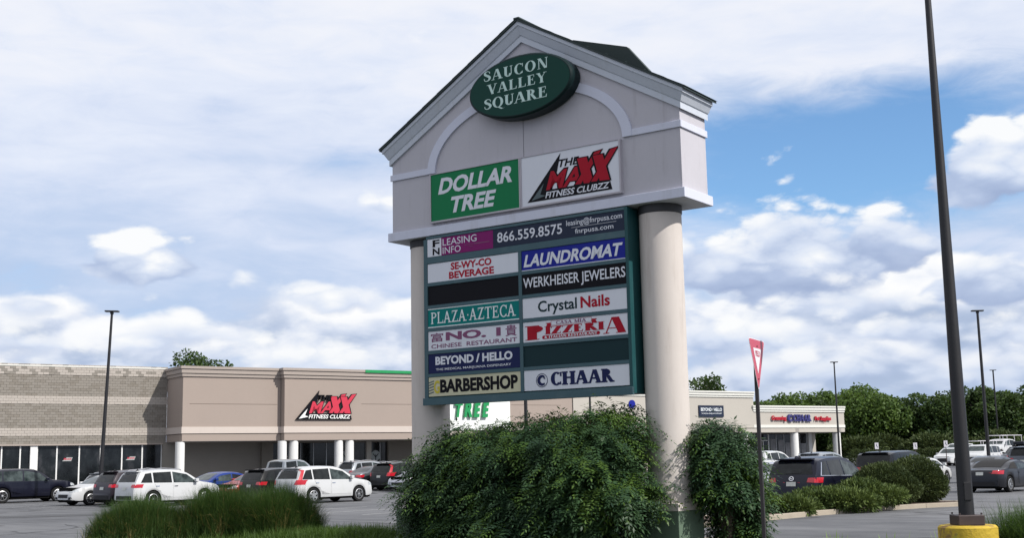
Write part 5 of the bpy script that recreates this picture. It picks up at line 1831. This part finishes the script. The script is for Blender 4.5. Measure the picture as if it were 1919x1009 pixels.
def car(kind, x, y, head, colour, label, cat='car', name='parked_car', style=5, tint=True, clad=False, rails=False, plate=True, emblem=False, rack=False, box=False, tail='bar', z=None, sc=1.0, group='cars parked in the lot', det=1, text_plate=None):
    k = model(kind)
    x = x * .99
    zb = float(gz(x, y)) if z is None else z
    root = empty(name, (x, y, zb), R(head), label, cat, group)
    root.scale = (sc, sc, sc)
    L, W = k['L'], k['W']
    pm = CP[colour]

    def put(nm, key, fn, m, parent=root, objmat=False):
        me = cached((kind, nm, key), fn, m)
        o = bpy.data.objects.new(nm, me)
        col.objects.link(o)
        o.parent = parent
        if objmat:
            o.material_slots[0].link = 'OBJECT'
            o.material_slots[0].material = m
        return o
    body = k['body']
    if not body.materials: body.materials.append(pm)
    bo = bpy.data.objects.new('body', body)
    col.objects.link(bo)
    bo.parent = root
    bo.material_slots[0].link = 'OBJECT'
    bo.material_slots[0].material = pm

    def under():
        b = MB()
        b.box(-L / 2 + .10, L / 2 - .12, -W / 2 + .30, W / 2 - .30, .17, .86)
        b.box(-L / 2 + .06, k['wx'][0] - k['rw'] - .05, -W / 2 + .14, W / 2 - .14, .24, .6)
        b.box(k['wx'][1] + k['rw'] + .05, L / 2 - .12, -W / 2 + .2, W / 2 - .2, .20, .5)
        b.box(k['wx'][0] + k['rw'] + .05, k['wx'][1] - k['rw'] - .05, -W / 2 + .12, W / 2 - .12, .20, .6)
        return b
    put('underbody', 0, under, M['underbody'])
    tm, rm = wheel_meshes(k, style)
    for wx in k['wx']:
        for s_ in (-1, 1):
            wo = bpy.data.objects.new('wheel', tm)
            col.objects.link(wo)
            wo.parent = root
            wo.location = (wx, s_ * (W / 2 - .125), k['rw'])
            wo.rotation_euler = (0, random.random() * 6, 0) if s_ > 0 else (0, random.random() * 6, math.pi)
            ro = bpy.data.objects.new('rim', rm)
            col.objects.link(ro)
            ro.parent = wo

    def ztop(x): return k['zt'](x) - .125
    side_m, front_m = (M['glass'], M['glass_front'])
    for s_ in (-1, 1):
        for i, (b0, b1, t0, t1) in enumerate(k['side']):
            last = i == len(k['side']) - 1
            lo0, lo1 = k['beltf'](b0) + .03, k['beltf'](b1) + .03

            def mk(s_=s_, b0=b0, b1=b1, t0=t0, t1=t1, lo0=lo0, lo1=lo1):
                return patch(k, [(b0, lo0), (b1, lo1), (t1, max(ztop(t1), lo1 + .02)), (t0, max(ztop(t0), lo0 + .02))], 'y', s_, .006)
            put('side_window', (s_, i), mk, front_m if (last or not tint) else side_m, objmat=True)
        for i, (d0, d1) in enumerate(k['doors']):
            zs = k['sill'] + .13

            def mk(s_=s_, d0=d0, d1=d1, zs=zs):
                cut = k['wx'][0] + k['rw'] + .08
                b = patch(k, [(max(d0, cut), zs), (min(d1, k['wx'][1] - k['rw'] - .07), zs), (d1, k['beltf'](d1) - .012), (d0, k['beltf'](d0) - .012)], 'y', s_, .009)
                return b
            do = put('door', (s_, i), mk, pm, objmat=True)

            def mk(s_=s_, d0=d0):
                zz = k['beltf'](d0) - .14
                return patch(k, [(d0 + .05, zz), (d0 + .23, zz), (d0 + .23, zz + .035), (d0 + .05, zz + .035)], 'y', s_, .03, 2, 1)
            put('door_handle', (s_, i), mk, pm if colour != 'white' else M['chrome'], parent=do, objmat=True)

        def mk(s_=s_):
            b = MB()
            xm = k['doors'][-1][1] - .12
            zz = k['beltf'](xm) + .06
            b.box(xm - .06, xm + .10, s_ * W / 2 * 1.02 if s_ > 0 else -W / 2 * 1.02 - .16, s_ * W / 2 * 1.02 + .16 if s_ > 0 else -W / 2 * 1.02, zz, zz + .14)
            b.box(xm, xm + .05, min(s_ * W / 2 * .94, s_ * W / 2 * 1.03), max(s_ * W / 2 * .94, s_ * W / 2 * 1.03), zz + .01, zz + .05)
            return b
        mo = put('mirror', s_, mk, pm, objmat=True)
        bv = mo.modifiers.new('bevel', 'BEVEL')
        bv.width = .03
        bv.segments = 2

        def mk(s_=s_):
            b = MB()
            zs = k['sill']
            x0, x1 = k['wx'][0] + k['rw'] + .075, k['wx'][1] - k['rw'] - .075
            return patch(k, [(x0, zs + .01), (x1, zs + .01), (x1, zs + .115), (x0, zs + .115)], 'y', s_, .012, 8, 1)
        if clad:
            put('sill_cladding', s_, mk, M['cladding'])

            def mk(s_=s_):
                b = MB()
                for wx in k['wx']:
                    ra = k['rw'] + .056
                    for i in range(12):
                        a0, a1 = math.pi * i / 12, math.pi * (i + 1) / 12
                        cs = [(wx + rr * math.cos(a), k['rw'] + rr * math.sin(a)) for a, rr in ((a0, ra + .006), (a0, ra + .06), (a1, ra + .06), (a1, ra + .006))]
                        patch(k, cs, 'y', s_, .012, 1, 1, b)
                return b
            put('arch_cladding', s_, mk, M['cladding'])
        if rails:
            def mk(s_=s_):
                b = MB()
                xa, xb = (-1.75, .25)
                yy = W / 2 * .66
                z_ = lambda q: k['zt'](q) + .045
                b.tube([(xa, s_ * yy, z_(xa) - .04), (xa + .12, s_ * yy, z_(xa)), ((xa + xb) / 2, s_ * yy, z_((xa + xb) / 2)), (xb - .12, s_ * yy, z_(xb)), (xb, s_ * yy, z_(xb) - .05)], .018, 6)
                return b
            put('roof_rail', s_, mk, M['chrome'])
    lo, hi, w0, w1 = k['ws']
    put('windscreen', 0, lambda: patch(k, [(-w0, lo), (w0, lo), (w1, hi), (-w1, hi)], 'x', 1, .006, 10, 6), M['glass_front'])
    lo, hi, w0, w1 = k['rwn']
    put('rear_window', 0, lambda: patch(k, [(-w0, lo), (w0, lo), (w1, hi), (-w1, hi)], 'x', -1, .006, 10, 6), M['glass'])
    bz = k['beltf'](-L / 2)
    fz = k['beltf'](L / 2)
    y1 = W / 2 * .96
    for s_ in (-1, 1):
        def mk(s_=s_):
            zt_ = bz - (.05 if kind not in ('pickup',) else .12)
            b = MB()
            if tail == 'tall':
                patch(k, [(s_ * y1 * .72, zt_ - .16), (s_ * y1, zt_ - .16), (s_ * y1, zt_ + .05), (s_ * y1 * .80, zt_ + .05)], 'x', -1, .012, 6, 4, b)
                patch(k, [(-L / 2 + .04, zt_ - .14), (-L / 2 + .24, zt_ - .10), (-L / 2 + .30, zt_ + .04), (-L / 2 + .10, zt_ + .05)], 'y', s_, .012, 4, 3, b)
                patch(k, [(-L / 2 + .12, zt_ + .05), (-L / 2 + .30, zt_ + .04), (-L / 2 + .50, zt_ + .48), (-L / 2 + .36, zt_ + .50)], 'y', s_, .012, 3, 6, b)
            else:
                patch(k, [(s_ * y1 * .58, zt_ - .13), (s_ * y1 * .99, zt_ - .15), (s_ * y1 * .99, zt_ + .01), (s_ * y1 * .62, zt_)], 'x', -1, .012, 6, 3, b)
                patch(k, [(-L / 2 + .03, zt_ - .14), (-L / 2 + .26, zt_ - .10), (-L / 2 + .36, zt_ - .01), (-L / 2 + .04, zt_ + .01)], 'y', s_, .012, 4, 3, b)
            return b
        put('tail_lamp', (s_, tail), mk, M['tail'])

        def mk(s_=s_):
            b = MB()
            patch(k, [(s_ * y1 * .52, fz - .27), (s_ * y1 * .98, fz - .24), (s_ * y1 * .98, fz - .12), (s_ * y1 * .60, fz - .15)], 'x', 1, .012, 6, 3, b)
            patch(k, [(L / 2 - .30, fz - .15), (L / 2 - .06, fz - .25), (L / 2 - .04, fz - .17), (L / 2 - .36, fz - .08)], 'y', s_, .012, 4, 2, b)
            return b
        put('headlight', s_, mk, M['headlamp'])

        def mk(s_=s_):
            return patch(k, [(s_ * y1 * .55, .30), (s_ * y1 * .88, .32), (s_ * y1 * .86, .42), (s_ * y1 * .60, .42)], 'x', 1, .012, 4, 2)
        put('fog_lamp_recess', s_, mk, M['cladding'])
    put('grille', 0, lambda: patch(k, [(-.42, .38), (.42, .38), (.44, fz - (.27 if kind in ('suv', 'big', 'pickup') else .36)), (-.44, fz - (.27 if kind in ('suv', 'big', 'pickup') else .36))], 'x', 1, .014, 8, 4), M['cladding'])
    put('lower_bumper', 0, lambda: patch(k, [(-W / 2 * .86, k['sill'] + .07), (W / 2 * .86, k['sill'] + .07), (W / 2 * .86, k['sill'] + .24), (-W / 2 * .86, k['sill'] + .24)], 'x', -1, .012, 8, 2), M['cladding'])
    if plate:
        zp = bz - .30 if kind not in ('sedan', 'cabrio') else bz - .24
        po = put('number_plate', 0, lambda: patch(k, [(-.16, zp), (.16, zp), (.16, zp + .13), (-.16, zp + .13)], 'x', -1, .022, 4, 1), M['plate'])
    if emblem:
        b = MB()
        zz = bz - .07
        for i in range(16):
            a0, a1 = 2 * math.pi * i / 16, 2 * math.pi * (i + 1) / 16
            patch(k, [(rr * math.cos(a), zz + rr * .8 * math.sin(a)) for a, rr in ((a0, .062), (a0, .085), (a1, .085), (a1, .062))], 'x', -1, .02, 1, 1, b)
        for s_ in (-1, 1):
            patch(k, [(0, zz - .022), (s_ * .07, zz + .028), (s_ * .065, zz + .045), (0, zz - .002)], 'x', -1, .02, 2, 1, b)
        b.build('emblem', M['chrome'], root)
        b = MB()
        patch(k, [(-.30, bz + .10), (.22, bz + .07), (.22, bz + .085), (-.30, bz + .125)], 'x', -1, .02, 6, 1, b)
        b.build('wiper', M['cladding'], root)
        b = MB()
        for s_ in (-1, 1):
            for (b0, b1, t0, t1) in k['side'][:1]:
                patch(k, [(b0 - .02, k['beltf'](b0) + .015), (b0 + .03, k['beltf'](b0) + .015), (t0 + .03, ztop(t0) + .0), (t0 - .02, ztop(t0))], 'y', s_, .012, 1, 6, b)
                patch(k, [(b0, k['beltf'](b0) + .012), (.98, k['beltf'](.98) + .012), (.98, k['beltf'](.98) + .028), (b0, k['beltf'](b0) + .028)], 'y', s_, .012, 12, 1, b)
        b.build('window_trim', M['chrome'], root)
        MB().prism([(-1.95, k['zt'](-1.8) - .02), (-1.62, k['zt'](-1.8) - .01), (-1.80, k['zt'](-1.8) + .10), (-1.88, k['zt'](-1.8) + .09)], -.02, .02).build('aerial_fin', pm, root)
    if kind in ('suv', 'big', 'wagon'):
        def mk():
            b = MB()
            t_ = KIND[kind]['top'][4]
            b.box(t_[0] - .14, t_[0] + .10, -W / 2 * .66, W / 2 * .66, t_[1] - .02, t_[1] + .022)
            return b
        o = put('roof_spoiler', 0, mk, pm, objmat=True)
        put('aerial', 0, lambda: MB().prism([(-1.72, k['zt'](-1.6) - .02), (-1.5, k['zt'](-1.6) - .01), (-1.64, k['zt'](-1.6) + .07)], -.015, .015), M['cladding'])
    if kind == 'cabrio':
        b = MB()
        patch(k, [(-1.55, -.62), (.34, -.56), (.34, .56), (-1.55, .62)], 'z', 1, .010, 14, 8, b)
        for s_ in (-1, 1):
            patch(k, [(-1.45, k['beltf'](-1.45) + .03), (-.55, k['beltf'](-.55) + .03), (-.60, 1.29), (-1.0, 1.215)], 'y', s_, .010, 6, 5, b)
        b.build('soft_top', M['softtop'], root)
    if rack:
        b = MB()
        for s_ in (-1, 1):
            b.tube([(-2.7, s_ * .8, 2.25), (1.3, s_ * .72, 2.25)], .03, 6)
            for xx in (-2.6, -1.2, 1.0): b.tube([(xx, s_ * .82, 1.15 if xx < 0 else 1.6), (xx, s_ * .78, 2.25)], .025, 6)
        for i in range(9): b.tube([(-2.5 + i * .45, -.8, 2.27), (-2.5 + i * .45, .8, 2.27)], .022, 5)
        b.build('ladder_rack', M['sign_white'], root)
    if box:
        MB().box(-1.3, .3, -.42, .42, k['zt'](-.5) + .06, k['zt'](-.5) + .36).build('roof_box', CP['charcoal'], root, bevel=.08)
        MB().box(-1.1, -1.05, -.62, .62, k['zt'](-1) - .02, k['zt'](-1) + .07).box(-.1, -.05, -.62, .62, k['zt'](0) - .02, k['zt'](0) + .07).build('cross_bar', M['cladding'], root)
    return root


H1, H2 = 49, 229
car('big', -27.0, 67.6, 41, 'navy', 'dark navy full-size suv at the left edge in front of the shop windows', style=7, rails=False, tint=False)
car('sedan', -20.4, 61.5, H2, 'white', 'white sedan with its nose towards us between the navy suv and the dark suv', style=10)
car('suv', -17.95, 59.6, H1, 'maroon', 'dark brownish suv tail partly hidden behind the nearer white suv', style=5, tail='bar', clad=True)
car('suv', -16.2, 57.4, H1, 'white', 'white suv with dark bumper behind the tall grass, the left one of two white suvs', style=5, clad=False, rails=True)
car('wagon', -21.6, 68.6, H1, 'silver', 'silver wagon with roof rails and red lamp behind the dark brownish suv', rails=True)
car('sedan', -16.0, 66.2, H2, 'blue', 'bright blue sedan parked below the beige canopy', style=10)
car('sedan', -12.95, 62.2, H2, 'red', 'red car mostly hidden beside the black hatchback', style=7)
car('suv', -11.15, 59.8, H1, 'black', 'black hatchback tail just left of the white suv with tall red lamps', style=5, sc=.97)
car('suv', -9.0, 57.7, H1, 'white', 'white suv with tall red tail lamps and six-spoke wheels in open view', style=6, tail='tall')
car('pickup', -15.2, 82.0, H1, 'silver', 'tall silver pickup with dark tailgate glass behind the black hatchback', cat='pickup', style=6)
car('sedan', -12.6, 79.6, H1, 'lilac', 'pale silver sedan whose roof arc shows over the white suv with tall lamps', style=7)
car('sedan', -8.65, 77.2, H1, 'grey', 'grey sedan with a red lamp left of the black suv with red lamps', style=7)
car('suv', -10.3, 86.0, H1, 'silver', 'silver suv with chrome window line behind the grey sedan', style=7, rails=True)
car('suv', -6.75, 75.7, H1, 'black', 'black suv with tall red tail lamps left of the big shrub', style=7, tail='tall')
car('sedan', -5.35, 72.9, H2, 'lilac', 'pale silver car whose nose shows at the left edge of the big shrub', style=7)
car('wagon', -9.0, 92.5, H1, 'silver', 'silver car roof seen over the black suv, the left of two far roofs', rails=True)
car('sedan', -6.6, 94.5, H1, 'silver', 'silver car roof seen over the black suv, the right of two far roofs', rails=False, sc=1.08)
# right-hand side
car('suv', 10.25, 41.2, 51, 'navy', 'dark navy suv with round emblem and number plate behind the island junipers', style=5, emblem=True, clad=True, sc=1.02)
car('sedan', 11.45, 55.3, H2, 'lilac', 'pale silver sedan facing us between the yield sign post and the dark navy suv', style=10)
car('wagon', 13.2, 66.0, H1, 'white', 'white wagon behind the pale silver sedan near the sign post', rails=True)
car('suv', 17.6, 85.0, H1, 'white', 'far white suv in front of the shop row glazed door', sc=1.05)
car('suv', 19.2, 76.5, H1, 'silver', 'silver suv roof seen above the dark navy suv', sc=1.03)
car('sedan', 7.75, 54.5, H2, 'silver', 'silver sedan mostly hidden behind the narrow shrub', style=7)
car('big', 18.5, 60.0, H1, 'black', 'big black suv with dark side glass behind the clipped island shrubs', style=5, tint=True, sc=1.02)
car('suv', 23.9, 76.0, H1, 'charcoal', 'charcoal suv roof behind the big black suv', sc=1.03)
car('sedan', 21.9, 66.8, H1, 'white', 'white car nose just right of the big black suv', style=7)
car('suv', 40.9, 115.5, H2, 'white', 'white suv facing us left of the big lamp pole', style=7, rails=True)
car('suv', 44.6, 124.0, H2, 'white', 'white suv behind the other one just left of the big lamp pole', sc=1.08)
car('pickup', 45.3, 119.5, H2 - 20, 'white', 'white work truck with a ladder rack on its roof right of the big pole', cat='truck', rack=True)
car('big', 39.6, 105.0, H2, 'white', 'white suv in front of the work truck with the ladder rack', sc=1.03)
car('pickup', 50.0, 126.5, H2 - 10, 'white', 'white truck with ladder rack crossed by the right-hand lamp post', cat='truck', rack=True)
car('sedan', 26.3, 68.0, H1, 'grey', 'grey sedan roof directly behind the black convertible')
car('cabrio', 21.35, 54.2, 46, 'charcoal', 'dark convertible with black soft top and bright wheels right of the big pole', style=10)
car('suv', 40.4, 98.5, H2, 'charcoal', 'dark suv with a roof box near the right edge', box=True)
car('suv', 38.0, 89.0, H1 - 40, 'black', 'black suv at the right edge behind the convertible', style=7)
car('big', 33.2, 78.5, H1, 'grey', 'grey suv between the lamp post and the right edge', style=7)
